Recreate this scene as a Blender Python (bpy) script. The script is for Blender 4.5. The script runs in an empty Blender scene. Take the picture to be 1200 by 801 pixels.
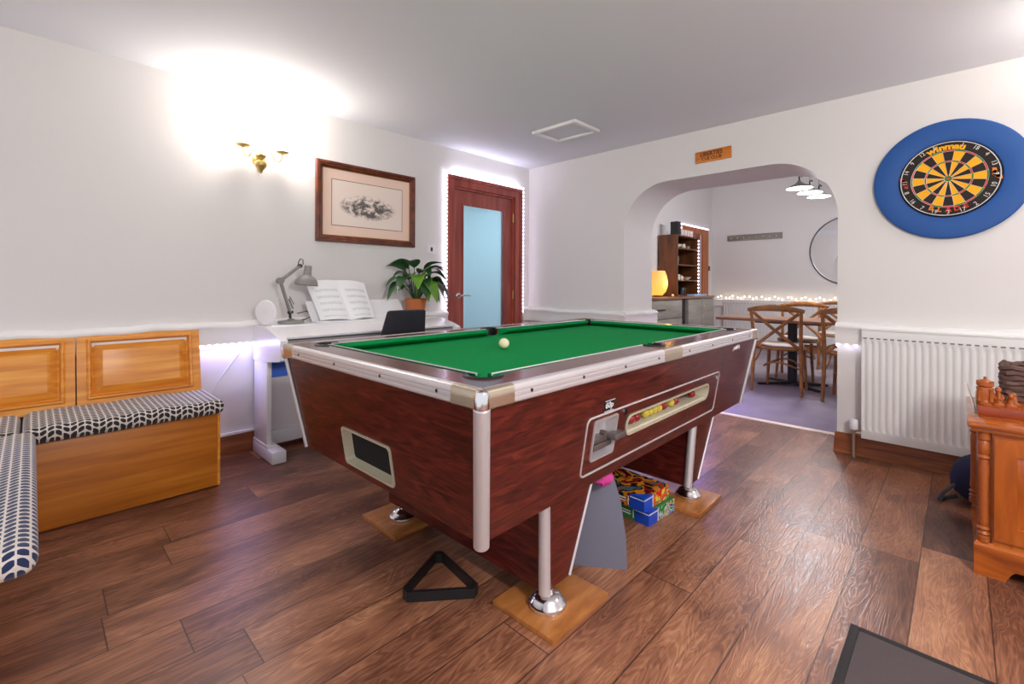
import bpy, bmesh, math, random
from mathutils import Matrix, Vector
PI = math.pi
rnd = random.Random(7)
S = bpy.context.scene
COL = S.collection

# ------------------------------------------------------------------ materials
def new_mat(name):
    m = bpy.data.materials.new(name); m.use_nodes = True
    nt = m.node_tree
    return m, nt, nt.nodes['Principled BSDF']

def setin(b, key, val):
    if key in b.inputs: b.inputs[key].default_value = val

def c4(c): return (c[0], c[1], c[2], 1.0)
def srgb(r, g, b):
    f = lambda v: (v/255/12.92) if v/255 <= .04045 else ((v/255+.055)/1.055)**2.4
    return (f(r), f(g), f(b))

def plain(name, col, rough=.5, metal=0., spec=.5, bump=0., bscale=60., var=.0, coat=0., sheen=0.):
    m, nt, b = new_mat(name)
    setin(b, 'Base Color', c4(col)); setin(b, 'Roughness', rough); setin(b, 'Metallic', metal)
    setin(b, 'Specular IOR Level', spec); setin(b, 'Coat Weight', coat); setin(b, 'Sheen Weight', sheen)
    if bump or var:
        tc = nt.nodes.new('ShaderNodeTexCoord'); n = nt.nodes.new('ShaderNodeTexNoise')
        n.inputs['Scale'].default_value = bscale; n.inputs['Detail'].default_value = 4
        nt.links.new(tc.outputs['Object'], n.inputs['Vector'])
        if bump:
            bp = nt.nodes.new('ShaderNodeBump'); bp.inputs['Strength'].default_value = bump; bp.inputs['Distance'].default_value = .01
            nt.links.new(n.outputs['Fac'], bp.inputs['Height']); nt.links.new(bp.outputs['Normal'], b.inputs['Normal'])
        if var:
            mx = nt.nodes.new('ShaderNodeMix'); mx.data_type = 'RGBA'
            mx.inputs[6].default_value = c4([v*(1-var) for v in col]); mx.inputs[7].default_value = c4([min(1, v*(1+var)) for v in col])
            nt.links.new(n.outputs['Fac'], mx.inputs[0]); nt.links.new(mx.outputs[2], b.inputs['Base Color'])
    return m

def emit(name, col, strength):
    m, nt, b = new_mat(name)
    setin(b, 'Base Color', c4(col)); setin(b, 'Emission Color', c4(col)); setin(b, 'Emission Strength', strength)
    return m

def wood(name, stops, scale, rough=.35, coat=0., dist=.6, bump=.05, detail=6.):
    """grain: noise stretched along the axis with the small scale"""
    m, nt, b = new_mat(name)
    N = nt.nodes.new; Lk = nt.links.new
    tc = N('ShaderNodeTexCoord'); mp = N('ShaderNodeMapping'); mp.inputs['Scale'].default_value = scale
    n = N('ShaderNodeTexNoise'); n.inputs['Scale'].default_value = 1.; n.inputs['Detail'].default_value = detail; n.inputs['Distortion'].default_value = dist
    r = N('ShaderNodeValToRGB'); el = r.color_ramp.elements
    while len(el) < len(stops): el.new(.5)
    for e, (p, c) in zip(el, stops): e.position = p; e.color = c4(c)
    Lk(tc.outputs['Object'], mp.inputs['Vector']); Lk(mp.outputs['Vector'], n.inputs['Vector']); Lk(n.outputs['Fac'], r.inputs['Fac'])
    Lk(r.outputs['Color'], b.inputs['Base Color'])
    if bump:
        bp = N('ShaderNodeBump'); bp.inputs['Strength'].default_value = bump; bp.inputs['Distance'].default_value = .004
        Lk(n.outputs['Fac'], bp.inputs['Height']); Lk(bp.outputs['Normal'], b.inputs['Normal'])
    setin(b, 'Roughness', rough); setin(b, 'Coat Weight', coat); setin(b, 'Coat Roughness', .12)
    return m

class G:
    """tiny node-graph helper for procedural patterns"""
    def __init__(s, nt): s.nt = nt
    def val(s, node, i, v):
        if hasattr(v, 'is_linked') or hasattr(v, 'links'): s.nt.links.new(v, node.inputs[i])
        else: node.inputs[i].default_value = v
    def m(s, op, a, b=0., c=0.):
        n = s.nt.nodes.new('ShaderNodeMath'); n.operation = op
        s.val(n, 0, a); s.val(n, 1, b)
        if op in ('MULTIPLY_ADD', 'SMOOTH_MIN', 'COMPARE', 'WRAP'): s.val(n, 2, c)
        return n.outputs[0]
    def mix(s, f, a, b):
        n = s.nt.nodes.new('ShaderNodeMix'); n.data_type = 'RGBA'
        s.val(n, 0, f)
        for i, v in ((6, a), (7, b)):
            if isinstance(v, tuple): n.inputs[i].default_value = c4(v)
            else: s.nt.links.new(v, n.inputs[i])
        return n.outputs[2]
    def xyz(s, out='Object'):
        tc = s.nt.nodes.new('ShaderNodeTexCoord'); sp = s.nt.nodes.new('ShaderNodeSeparateXYZ')
        s.nt.links.new(tc.outputs[out], sp.inputs[0]); return sp.outputs[0], sp.outputs[1], sp.outputs[2]
    def comb(s, x, y, z):
        n = s.nt.nodes.new('ShaderNodeCombineXYZ'); s.val(n, 0, x); s.val(n, 1, y); s.val(n, 2, z); return n.outputs[0]
    def noise(s, v, scale=1., detail=5., dist=0., out=0):
        n = s.nt.nodes.new('ShaderNodeTexNoise'); n.inputs['Scale'].default_value = scale
        n.inputs['Detail'].default_value = detail; n.inputs['Distortion'].default_value = dist
        s.nt.links.new(v, n.inputs['Vector']); return n.outputs[out]
    def white(s, v):
        n = s.nt.nodes.new('ShaderNodeTexWhiteNoise'); n.noise_dimensions = '3D'; s.nt.links.new(v, n.inputs['Vector']); return n.outputs['Value']
    def ramp(s, f, stops, interp='LINEAR'):
        r = s.nt.nodes.new('ShaderNodeValToRGB'); r.color_ramp.interpolation = interp; el = r.color_ramp.elements
        while len(el) < len(stops): el.new(.5)
        for e, (p, c) in zip(el, stops): e.position = p; e.color = c4(c)
        s.nt.links.new(f, r.inputs['Fac']); return r.outputs['Color']
    def bump(s, h, st, d, b):
        n = s.nt.nodes.new('ShaderNodeBump'); n.inputs['Strength'].default_value = st; n.inputs['Distance'].default_value = d
        s.nt.links.new(h, n.inputs['Height']); s.nt.links.new(n.outputs['Normal'], b.inputs['Normal'])

def mat_floor():
    m, nt, b = new_mat('vinyl_planks'); g = G(nt); x, y, z = g.xyz()
    W, Ln = .196, 1.22
    ry = g.m('DIVIDE', g.m('SUBTRACT', y, .118), W); row = g.m('FLOOR', ry); fy = g.m('FRACT', ry)
    rx = g.m('ADD', g.m('DIVIDE', x, Ln), g.m('MULTIPLY', g.white(g.comb(row, 3.7, 0.)), 7.3)); col = g.m('FLOOR', rx); fx = g.m('FRACT', rx)
    pid = g.white(g.comb(row, col, 1.3))
    off = g.m('MULTIPLY', pid, 37.)
    v = g.comb(g.m('ADD', g.m('MULTIPLY', x, 1.1), off), g.m('MULTIPLY', y, 7.), off)
    big = g.noise(v, 1.25, 3., 1.6)
    v2 = g.comb(g.m('ADD', g.m('MULTIPLY', x, 2.2), off), g.m('MULTIPLY', y, 30.), off)
    fine = g.noise(v2, 2.2, 7., 1.4)
    cloud = g.noise(g.comb(g.m('ADD', g.m('MULTIPLY', x, 1.6), off), g.m('MULTIPLY', y, 3.2), 0.), 1.5, 3., .8)
    rings = g.m('MULTIPLY_ADD', g.m('SINE', g.m('MULTIPLY', big, 95.)), .5, .5)
    rings = g.m('POWER', rings, 1.8)
    tone = g.m('ADD', g.m('MULTIPLY', cloud, .50), g.m('ADD', g.m('MULTIPLY', fine, .34), g.m('MULTIPLY', rings, .085)))
    tone = g.m('ADD', tone, g.m('MULTIPLY', g.m('SUBTRACT', pid, .5), .19))
    colr = g.ramp(tone, [(.20, srgb(62, 36, 28)), (.38, srgb(114, 71, 52)), (.53, srgb(156, 104, 76)), (.76, srgb(206, 152, 112))])
    ey = g.m('MINIMUM', fy, g.m('SUBTRACT', 1., fy)); ex = g.m('MINIMUM', fx, g.m('SUBTRACT', 1., fx))
    gap = g.m('MAXIMUM', g.m('LESS_THAN', ey, .010), g.m('LESS_THAN', ex, .0016))
    cc = g.mix(g.m('MULTIPLY', gap, .75), colr, srgb(30, 18, 14))
    nt.links.new(cc, b.inputs['Base Color'])
    nt.links.new(g.m('MULTIPLY_ADD', fine, .22, .24), b.inputs['Roughness'])
    h = g.m('SUBTRACT', g.m('ADD', fine, g.m('MULTIPLY', rings, .5)), g.m('MULTIPLY', gap, 2.))
    g.bump(h, .15, .004, b)
    return m

def mat_pattern():
    """cream cloth printed with columns of paired dark leaves"""
    m, nt, b = new_mat('leaf_print_cloth'); g = G(nt); x, y, z = g.xyz()
    s = g.m('ADD', y, z)
    cw, ch = .050, .031
    u = g.m('DIVIDE', x, cw); colm = g.m('FLOOR', u); fu = g.m('FRACT', u); a = g.m('ABSOLUTE', g.m('SUBTRACT', fu, .5))   # 0 mid .. .5 edge
    up = g.m('MULTIPLY_ADD', g.m('MODULO', g.m('ABSOLUTE', colm), 2.), 2., -1.)
    arc = g.m('MULTIPLY', g.m('POWER', g.m('MULTIPLY', a, 2.), 1.6), .45)
    v = g.m('FRACT', g.m('ADD', g.m('DIVIDE', s, ch), g.m('MULTIPLY', arc, up)))
    wd = g.m('MULTIPLY_ADD', g.m('MULTIPLY', a, g.m('SUBTRACT', .5, a)), 3.6, .17)
    leaf = g.m('LESS_THAN', g.m('ABSOLUTE', g.m('SUBTRACT', v, .5)), wd)
    leaf = g.m('MULTIPLY', leaf, g.m('GREATER_THAN', a, .04)); leaf = g.m('MULTIPLY', leaf, g.m('LESS_THAN', a, .455))
    n = g.noise(g.comb(x, y, z), 120., 3.)
    cream = g.mix(n, srgb(196, 186, 176), srgb(226, 218, 210))
    dark = g.mix(g.m('LESS_THAN', y, 2.72), srgb(40, 34, 36), srgb(30, 42, 82))
    nt.links.new(g.mix(leaf, cream, dark), b.inputs['Base Color'])
    setin(b, 'Roughness', .9); setin(b, 'Sheen Weight', .2); g.bump(n, .15, .002, b)
    return m

def mat_glass_leafy():
    m, nt, b = new_mat('frosted_glass'); g = G(nt); x, y, z = g.xyz()
    setin(b, 'Base Color', c4((.62, .84, .96))); setin(b, 'Roughness', .38); setin(b, 'Transmission Weight', .85); setin(b, 'IOR', 1.2)
    p = g.m('FRACT', g.m('MULTIPLY', g.m('ADD', z, x), 9.)); q = g.m('FRACT', g.m('MULTIPLY', g.m('SUBTRACT', z, x), 9.))
    d = g.m('MAXIMUM', g.m('LESS_THAN', p, .06), g.m('LESS_THAN', q, .06)); d = g.m('MULTIPLY', d, g.m('GREATER_THAN', z, 1.45))
    n = g.noise(g.comb(x, y, z), 260., 2.)
    g.bump(g.m('ADD', n, d), .25, .003, b)
    return m

def mat_sheet():
    m, nt, b = new_mat('sheet_music_paper'); g = G(nt)
    u, v, w = g.xyz('UV')
    band = g.m('FRACT', g.m('MULTIPLY', v, 6.)); inb = g.m('MULTIPLY', g.m('GREATER_THAN', band, .3), g.m('LESS_THAN', band, .66))
    pg = g.m('FRACT', g.m('MULTIPLY', u, 2.))
    inb = g.m('MULTIPLY', inb, g.m('MULTIPLY', g.m('GREATER_THAN', pg, .16), g.m('LESS_THAN', pg, .9)))
    inb = g.m('MULTIPLY', inb, g.m('MULTIPLY', g.m('GREATER_THAN', v, .08), g.m('LESS_THAN', v, .84)))
    st = g.m('LESS_THAN', g.m('FRACT', g.m('MULTIPLY', v, 100.)), .3)
    nn = g.noise(g.comb(g.m('MULTIPLY', u, 90.), g.m('MULTIPLY', v, 60.), 0.), 1., 3.)
    ink = g.m('MULTIPLY', inb, g.m('MAXIMUM', g.m('MULTIPLY', st, .5), g.m('GREATER_THAN', nn, .60)))
    nt.links.new(g.mix(ink, srgb(248, 248, 248), srgb(150, 150, 156)), b.inputs['Base Color']); setin(b, 'Roughness', .7)
    return m

def mat_engraving():
    m, nt, b = new_mat('engraved_print'); g = G(nt); u, v, w = g.xyz('UV')
    dx = g.m('DIVIDE', g.m('SUBTRACT', u, .50), .42); dy = g.m('DIVIDE', g.m('SUBTRACT', v, .46), .30)
    r = g.m('SQRT', g.m('ADD', g.m('MULTIPLY', dx, dx), g.m('MULTIPLY', dy, dy)))
    mask = g.m('SUBTRACT', 1., g.m('POWER', g.m('MINIMUM', r, 1.), 3.))
    n1 = g.noise(g.comb(g.m('MULTIPLY', u, 11.), g.m('MULTIPLY', v, 8.), 2.), 1., 8., .8)
    n2 = g.noise(g.comb(g.m('MULTIPLY', u, 60.), g.m('MULTIPLY', v, 36.), 5.), 1., 3., .4)
    low = g.m('MULTIPLY', g.m('SUBTRACT', .62, v), .9)
    ground = g.m('MULTIPLY', g.m('LESS_THAN', g.m('ABSOLUTE', g.m('SUBTRACT', g.m('ADD', v, g.m('MULTIPLY', n1, .12)), .40)), .035), .35)
    t = g.m('ADD', g.m('ADD', g.m('MULTIPLY', n1, 1.35), g.m('MULTIPLY', n2, .45)), g.m('MULTIPLY', low, .42))
    ink = g.m('MULTIPLY', g.m('MULTIPLY', g.m('SUBTRACT', t, .80), 4.2), mask)
    ink = g.m('MINIMUM', g.m('MAXIMUM', ink, 0.), .88)
    nt.links.new(g.mix(ink, srgb(240, 222, 210), srgb(34, 30, 30)), b.inputs['Base Color']); setin(b, 'Roughness', .35)
    return m

def mat_boxart(name, cols, sc):
    m, nt, b = new_mat(name); g = G(nt); x, y, z = g.xyz()
    n = g.noise(g.comb(g.m('MULTIPLY', x, sc), g.m('MULTIPLY', y, sc), g.m('MULTIPLY', z, sc)), 1., 3., 1.2)
    k = len(cols)
    stops = [(.32+.36*i/(k-1), c) for i, c in enumerate(cols)]
    nt.links.new(g.ramp(n, stops, 'CONSTANT'), b.inputs['Base Color']); setin(b, 'Roughness', .25)
    return m

def mat_shade():
    m, nt, b = new_mat('glowing_woven_shade'); g = G(nt); x, y, z = g.xyz()
    rib = g.m('MULTIPLY_ADD', g.m('SINE', g.m('MULTIPLY', g.m('ARCTAN2', y, x), 36.)), .25, .75)
    fall = g.m('MULTIPLY_ADD', g.m('MINIMUM', g.m('MAXIMUM', z, 0.), .4), -1.2, 1.2)
    e = g.m('MULTIPLY', g.m('MULTIPLY', rib, g.m('MULTIPLY', fall, fall)), .80)
    setin(b, 'Base Color', c4((.8, .5, .15))); setin(b, 'Emission Color', c4((1., .42, .06))); nt.links.new(e, b.inputs['Emission Strength'])
    return m

def mat_carpet():
    m, nt, b = new_mat('grey_carpet'); g = G(nt); x, y, z = g.xyz()
    n = g.noise(g.comb(x, y, z), 220., 3.); n2 = g.noise(g.comb(x, y, z), 3.5, 4.)
    nt.links.new(g.mix(n2, srgb(128, 118, 128), srgb(164, 152, 158)), b.inputs['Base Color']); setin(b, 'Roughness', .95); g.bump(n, .4, .006, b)
    return m

def mat_wall(name, col, bump=.12):
    m, nt, b = new_mat(name); g = G(nt); x, y, z = g.xyz()
    n = g.noise(g.comb(x, y, z), 5., 5.); n2 = g.noise(g.comb(x, y, z), 45., 3.)
    setin(b, 'Base Color', c4(col)); setin(b, 'Roughness', .75); setin(b, 'Specular IOR Level', .25)
    g.bump(g.m('ADD', n, g.m('MULTIPLY', n2, .12)), bump, .02, b)
    return m

M = {}
M['wall'] = mat_wall('white_plaster', srgb(226, 222, 219)); M['ceil'] = mat_wall('ceiling_paint', srgb(226, 227, 233), .04)
M['trim'] = mat_wall('white_trim', srgb(238, 236, 234), .06)
M['floor'] = mat_floor(); M['carpet'] = mat_carpet(); M['pattern'] = mat_pattern()
M['white'] = plain('white_gloss', srgb(238, 236, 238), .3)
M['white_metal'] = plain('white_enamel', srgb(232, 231, 229), .35)
M['shadow'] = plain('slot_shade', srgb(120, 118, 116), .8)
M['pine_skirt'] = wood('pine_skirting', [(.3, srgb(112, 56, 26)), (.5, srgb(152, 84, 44)), (.7, srgb(180, 108, 62))], (2.5, 2.5, 30), .4)
oak = [(.22, srgb(196, 110, 18)), (.5, srgb(222, 140, 36)), (.78, srgb(240, 170, 70))]
M['oak'] = wood('honey_oak', oak, (3, 34, 34), .48, .05)
oakb = [(.25, srgb(158, 88, 16)), (.5, srgb(184, 106, 24)), (.75, srgb(204, 128, 40))]
M['oak_box'] = wood('oak_veneer', oakb, (1.6, 14, 26), .4, .1)
M['mahog'] = wood('mahogany_door', [(.25, srgb(120, 48, 44)), (.5, srgb(160, 72, 62)), (.75, srgb(184, 96, 78))], (14, 14, 1.6), .32, .3)
M['mahog_rail'] = wood('mahogany_door_rail', [(.25, srgb(120, 48, 44)), (.5, srgb(160, 72, 62)), (.75, srgb(184, 96, 78))], (1.6, 14, 14), .32, .3)
M['table_wood'] = wood('figured_mahogany_laminate', [(.24, srgb(34, 8, 8)), (.44, srgb(74, 20, 16)), (.60, srgb(98, 32, 24)), (.78, srgb(124, 48, 34))], (4.6, 4.6, 34), .34, .15, 2.2, .02)
M['rail_top'] = wood('rail_laminate', [(.25, srgb(66, 32, 32)), (.5, srgb(98, 54, 50)), (.75, srgb(120, 74, 66))], (7, 7, 7), .26, .25, 2., .0)
M['cloth'] = plain('green_baize', srgb(0, 134, 66), .9, spec=.1, bump=.08, bscale=420., var=.10)
M['alu'] = plain('brushed_aluminium', srgb(222, 216, 218), .42, .6)
M['casting'] = plain('cast_aluminium', srgb(200, 186, 166), .30, .85)
M['slide'] = plain('worn_steel', srgb(132, 124, 124), .35, .7)
M['chrome'] = plain('chrome', (.80, .79, .80), .16, 1.)
M['black'] = plain('black_plastic', (.012, .012, .013), .4)
M['black_matt'] = plain('black_void', (.006, .006, .006), .9)
M['leather'] = plain('black_leather', (.008, .008, .014), .55, spec=.3, bump=.15, bscale=180.)
M['cream_plastic'] = plain('cream_plastic', srgb(196, 188, 164), .35)
M['yellow_ball'] = plain('yellow_ball', srgb(206, 180, 60), .12, coat=.5)
M['red_ball'] = plain('red_ball', srgb(150, 26, 30), .12, coat=.5)
M['cue_ball'] = plain('ivory_ball', srgb(244, 232, 190), .12, coat=.5)
M['plywood'] = wood('plywood', [(.25, srgb(142, 82, 36)), (.5, srgb(176, 110, 54)), (.75, srgb(196, 134, 76))], (3, 14, 14), .4, .3, 1.2)
M['brass'] = plain('brass', srgb(196, 168, 104), .32, .75)
M['paper_mat'] = plain('mount_card', srgb(240, 208, 190), .8)
M['thin_line'] = plain('ink_line', srgb(96, 76, 62), .8)
M['frame'] = wood('dark_walnut_frame', [(.25, srgb(66, 26, 14)), (.5, srgb(96, 42, 22)), (.75, srgb(120, 58, 30))], (12, 12, 12), .25, .3)
M['gilt'] = plain('gilt_slip', srgb(190, 140, 70), .35, .7)
M['engraving'] = mat_engraving(); M['sheet'] = mat_sheet(); M['glass_frost'] = mat_glass_leafy()
M['grey_metal'] = plain('grey_lamp_enamel', srgb(138, 134, 130), .32)
M['dark_metal'] = plain('dark_metal', srgb(56, 54, 56), .35, .6)
M['leaf'] = plain('glossy_leaf', srgb(42, 84, 40), .28, var=.35, bscale=14., coat=.3)
M['leaf_lit'] = plain('lit_leaf', srgb(92, 142, 30), .3, var=.25, bscale=14., coat=.3)  # brighter green paints light onto a few front leaves
M['terracotta'] = plain('terracotta', srgb(196, 110, 60), .7)
M['soil'] = plain('soil', srgb(50, 36, 26), .95, bump=.5, bscale=90.)
M['led_glow_paint'] = plain('painted_led_glow', srgb(84, 138, 255), .5)
M['navy'] = plain('navy_fabric', srgb(20, 28, 62), .8, bump=.3, bscale=160.)
M['mat'] = plain('grey_mat', srgb(92, 80, 80), .95, bump=.5, bscale=300., var=.12)
M['rubber'] = plain('mat_rubber', srgb(40, 36, 36), .8)
M['grey_bag'] = plain('grey_card', srgb(112, 112, 128), .55, bump=.06, bscale=20.)
M['pink'] = plain('pink_tissue', srgb(206, 62, 148), .7)
pc = [(.28, srgb(128, 56, 10)), (.48, srgb(178, 88, 22)), (.72, srgb(206, 120, 42))]
M['pine'] = wood('orange_pine_upright', pc, (16, 16, 2.2), .25, .5)
M['pine_h'] = wood('orange_pine_across', pc, (16, 2.2, 16), .25, .5)
M['carved'] = plain('carved_wood', srgb(164, 84, 32), .4, var=.3, bscale=60.)
M['red_wood'] = wood('reddish_box_wood', [(.25, srgb(116, 42, 16)), (.5, srgb(154, 64, 28)), (.75, srgb(178, 84, 42))], (16, 2.5, 16), .3, .3)
M['wicker'] = plain('dark_wicker', srgb(98, 72, 64), .7, var=.35, bscale=70.)
M['chair_wood'] = wood('cafe_chair_oak', [(.25, srgb(110, 64, 26)), (.5, srgb(150, 96, 44)), (.75, srgb(178, 122, 66))], (9, 9, 9), .38, .1)
M['pad'] = plain('cream_seat_pad', srgb(214, 200, 188), .9)
M['table_top'] = wood('dining_table_oak', [(.25, srgb(104, 66, 44)), (.5, srgb(140, 96, 68)), (.75, srgb(164, 118, 88))], (14, 2, 14), .3, .2)
M['iron'] = plain('black_iron', (.012, .012, .014), .5)
M['grey_cab'] = wood('grey_cabinet', [(.25, srgb(120, 114, 106)), (.5, srgb(140, 132, 122)), (.75, srgb(154, 146, 136))], (2, 14, 14), .5)
M['worktop'] = wood('brown_worktop', [(.3, srgb(96, 62, 40)), (.7, srgb(150, 108, 76))], (2, 16, 16), .35)
M['walnut'] = wood('bookcase_walnut', [(.25, srgb(60, 32, 18)), (.5, srgb(96, 54, 26)), (.75, srgb(122, 72, 36))], (10, 10, 2), .4)
M['lamplit_frame'] = wood('frame_warm_light', [(.25, srgb(150, 76, 26)), (.5, srgb(182, 98, 36)), (.75, srgb(200, 120, 52))], (14, 14, 1.6), .35)
M['dark_void'] = plain('bookcase_back', srgb(30, 22, 20), .8)
M['china'] = plain('cream_china', srgb(222, 212, 192), .3)
M['glassware'] = plain('clear_glass', srgb(226, 206, 200), .08, spec=.8)
M['pale_blue'] = plain('pale_blue_plastic', srgb(150, 182, 222), .35)
M['ash'] = wood('grey_driftwood', [(.3, srgb(120, 112, 104)), (.7, srgb(164, 156, 148))], (14, 2, 14), .7)
M['mirror'] = plain('mirror', (.80, .80, .82), .02, 1.)
M['mirror_rim'] = plain('mirror_rim', srgb(92, 92, 98), .3, .9)
M['db_black'] = plain('board_black', srgb(36, 28, 24), .85); M['db_yellow'] = plain('board_yellow', srgb(244, 174, 20), .85)
M['db_red'] = plain('board_red', srgb(206, 66, 40), .85); M['db_green'] = plain('board_green', srgb(44, 122, 40), .85)
M['db_num'] = plain('number_wire', srgb(226, 222, 216), .4)
M['db_orange'] = plain('orange_ink', srgb(236, 130, 30), .8)
M['db_blue'] = plain('blue_surround', srgb(18, 78, 150), .6, bump=.05, bscale=240.)
M['sign'] = wood('sign_wood', [(.25, srgb(184, 96, 22)), (.5, srgb(206, 118, 34)), (.75, srgb(220, 138, 52))], (20, 4, 20), .45)
M['burnt'] = plain('burnt_letters', srgb(72, 34, 12), .9)
M['box_blue'] = plain('box_blue', srgb(24, 74, 186), .3); M['box_white'] = plain('box_white', srgb(232, 232, 236), .4)
M['box_red'] = plain('box_red', srgb(196, 30, 30), .3); M['box_green'] = plain('box_green', srgb(38, 122, 64), .3)
M['art_red'] = mat_boxart('box_art_red', [srgb(196, 30, 26), srgb(206, 44, 30), srgb(236, 190, 50), srgb(60, 130, 80), srgb(214, 60, 36), srgb(230, 90, 40)], 17)
M['art_top'] = mat_boxart('box_art_top', [srgb(40, 22, 24), srgb(120, 30, 26), srgb(206, 130, 36), srgb(28, 26, 30), srgb(60, 96, 96), srgb(180, 60, 30)], 9)
M['art_green'] = mat_boxart('box_art_green', [srgb(28, 96, 54), srgb(70, 150, 70), srgb(170, 190, 190), srgb(24, 74, 170), srgb(206, 170, 90), srgb(52, 132, 70)], 20)
M['led'] = emit('led_white', (.80, .75, 1.), 4.)
M['led_blue'] = emit('led_cool', (.80, .78, 1.), 5.)
M['fairy'] = emit('fairy_warm', (1., .86, .64), 5.)
M['bulb'] = emit('candle_bulb', (1., .95, .86), 30.)
M['diffuser'] = emit('pendant_diffuser', (1., .97, .93), 9.)
M['shade'] = mat_shade()
M['wire'] = plain('clear_wire', srgb(220, 220, 228), .5)
M['threshold'] = plain('pale_threshold', srgb(255, 238, 214), .4)
M['white_card'] = plain('pale_card', srgb(214, 208, 202), .6)

# ------------------------------------------------------------------ mesh building
def basis(ax, ay, az, o=(0, 0, 0)):
    m = Matrix.Identity(4)
    for i, v in enumerate((ax, ay, az)):
        for j in range(3): m[j][i] = v[j]
    for j in range(3): m[j][3] = o[j]
    return m
YZX = basis((0, 1, 0), (0, 0, 1), (1, 0, 0))         # profile in YZ, extruded along +X
XZY = basis((1, 0, 0), (0, 0, 1), (0, -1, 0))        # profile in XZ, extruded along -Y
WALLX = lambda x: basis((0, -1, 0), (0, 0, 1), (-1, 0, 0), (x, 0, 0))   # sheet on a wall that faces -X: right = -Y

class MB:
    def __init__(s): s.bm = bmesh.new(); s.uv = None
    def add(s, t, T=None, mi=0):
        if T is not None: t.transform(T)
        for f in t.faces: f.material_index = mi
        me = bpy.data.meshes.new('tmp'); t.to_mesh(me); t.free(); s.bm.from_mesh(me); bpy.data.meshes.remove(me); return s
    def box(s, x0, x1, y0, y1, z0, z1, bev=0., T=None, mi=0, seg=2):
        t = bmesh.new(); bmesh.ops.create_cube(t, size=1.)
        for v in t.verts: v.co = ((x0+x1)/2+v.co.x*(x1-x0), (y0+y1)/2+v.co.y*(y1-y0), (z0+z1)/2+v.co.z*(z1-z0))
        if bev: bmesh.ops.bevel(t, geom=list(t.edges), offset=bev, segments=seg, affect='EDGES', profile=.5)
        return s.add(t, T, mi)
    def hexa(s, b, tp, bev=0., mi=0):
        """solid from 4 bottom and 4 top corners"""
        t = bmesh.new(); v = [t.verts.new(p) for p in list(b)+list(tp)]
        for q in ((3, 2, 1, 0), (4, 5, 6, 7), (0, 1, 5, 4), (1, 2, 6, 5), (2, 3, 7, 6), (3, 0, 4, 7)): t.faces.new([v[i] for i in q])
        if bev: bmesh.ops.bevel(t, geom=list(t.edges), offset=bev, segments=2, affect='EDGES', profile=.5)
        return s.add(t, None, mi)
    def prism(s, outer, h, holes=(), T=None, mi=0, bev=0.):
        t = bmesh.new(); loops = []; edges = []
        for lp in [outer]+list(holes):
            vs = [t.verts.new((p[0], p[1], 0)) for p in lp]; loops.append(vs)
            for i in range(len(vs)): edges.append(t.edges.new((vs[i], vs[(i+1) % len(vs)])))
        bmesh.ops.triangle_fill(t, use_beauty=True, use_dissolve=False, edges=edges, normal=(0, 0, 1))
        base = list(t.faces); top = {}
        for vs in loops:
            for v in vs: top[v] = t.verts.new((v.co.x, v.co.y, h))
        for f in base: t.faces.new([top[v] for v in f.verts])
        for vs in loops:
            for i in range(len(vs)):
                a, b = vs[i], vs[(i+1) % len(vs)]; t.faces.new((a, b, top[b], top[a]))
        bmesh.ops.recalc_face_normals(t, faces=list(t.faces))
        return s.add(t, T, mi)
    def lathe(s, prof, seg=24, T=None, mi=0, a0=0., a1=2*PI):
        t = bmesh.new(); full = abs(a1-a0-2*PI) < 1e-6; n = seg if full else seg+1; rings = []
        for r, z in prof:
            if r < 1e-6: rings.append([t.verts.new((0, 0, z))]); continue
            rings.append([t.verts.new((r*math.cos(a0+(a1-a0)*i/seg), r*math.sin(a0+(a1-a0)*i/seg), z)) for i in range(n)])
        for A, B in zip(rings, rings[1:]):
            for i in range(seg):
                j = (i+1) % n
                if len(A) == 1 and len(B) == 1: continue
                if len(A) == 1: t.faces.new((A[0], B[j], B[i]))
                elif len(B) == 1: t.faces.new((A[i], A[j], B[0]))
                else: t.faces.new((A[i], A[j], B[j], B[i]))
        bmesh.ops.recalc_face_normals(t, faces=list(t.faces))
        return s.add(t, T, mi)
    def tube(s, pts, r, seg=8, closed=False, mi=0, T=None, flat=None):
        """flat=(rx, ry): elliptic section; r may be a list"""
        t = bmesh.new(); P = [Vector(p) for p in pts]; n = len(P); rings = []; up = Vector((0, 0, 1)); prev = None
        for i, p in enumerate(P):
            if closed: d = P[(i+1) % n]-P[i-1]
            else: d = P[min(i+1, n-1)]-P[max(i-1, 0)]
            d.normalize()
            if prev is None:
                a = up if abs(d.z) < .9 else Vector((1, 0, 0)); u = d.cross(a).normalized()
            else:
                u = prev-d*prev.dot(d)
                u = u.normalized() if u.length > 1e-6 else d.cross(up).normalized()
            prev = u; w = d.cross(u)
            rr = r[i] if isinstance(r, (list, tuple)) else r
            rx, ry = (rr*flat[0], rr*flat[1]) if flat else (rr, rr)
            rings.append([t.verts.new(p+u*(rx*math.cos(2*PI*k/seg))+w*(ry*math.sin(2*PI*k/seg))) for k in range(seg)])
        m = n if closed else n-1
        for i in range(m):
            A, B = rings[i], rings[(i+1) % n]
            for k in range(seg): t.faces.new((A[k], A[(k+1) % seg], B[(k+1) % seg], B[k]))
        if not closed: t.faces.new(list(reversed(rings[0]))); t.faces.new(rings[-1])
        bmesh.ops.recalc_face_normals(t, faces=list(t.faces))
        return s.add(t, T, mi)
    def cyl(s, p0, p1, r0, r1=None, seg=16, mi=0):
        return s.tube([p0, p1], [r0, r0 if r1 is None else r1], seg, mi=mi)
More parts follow.
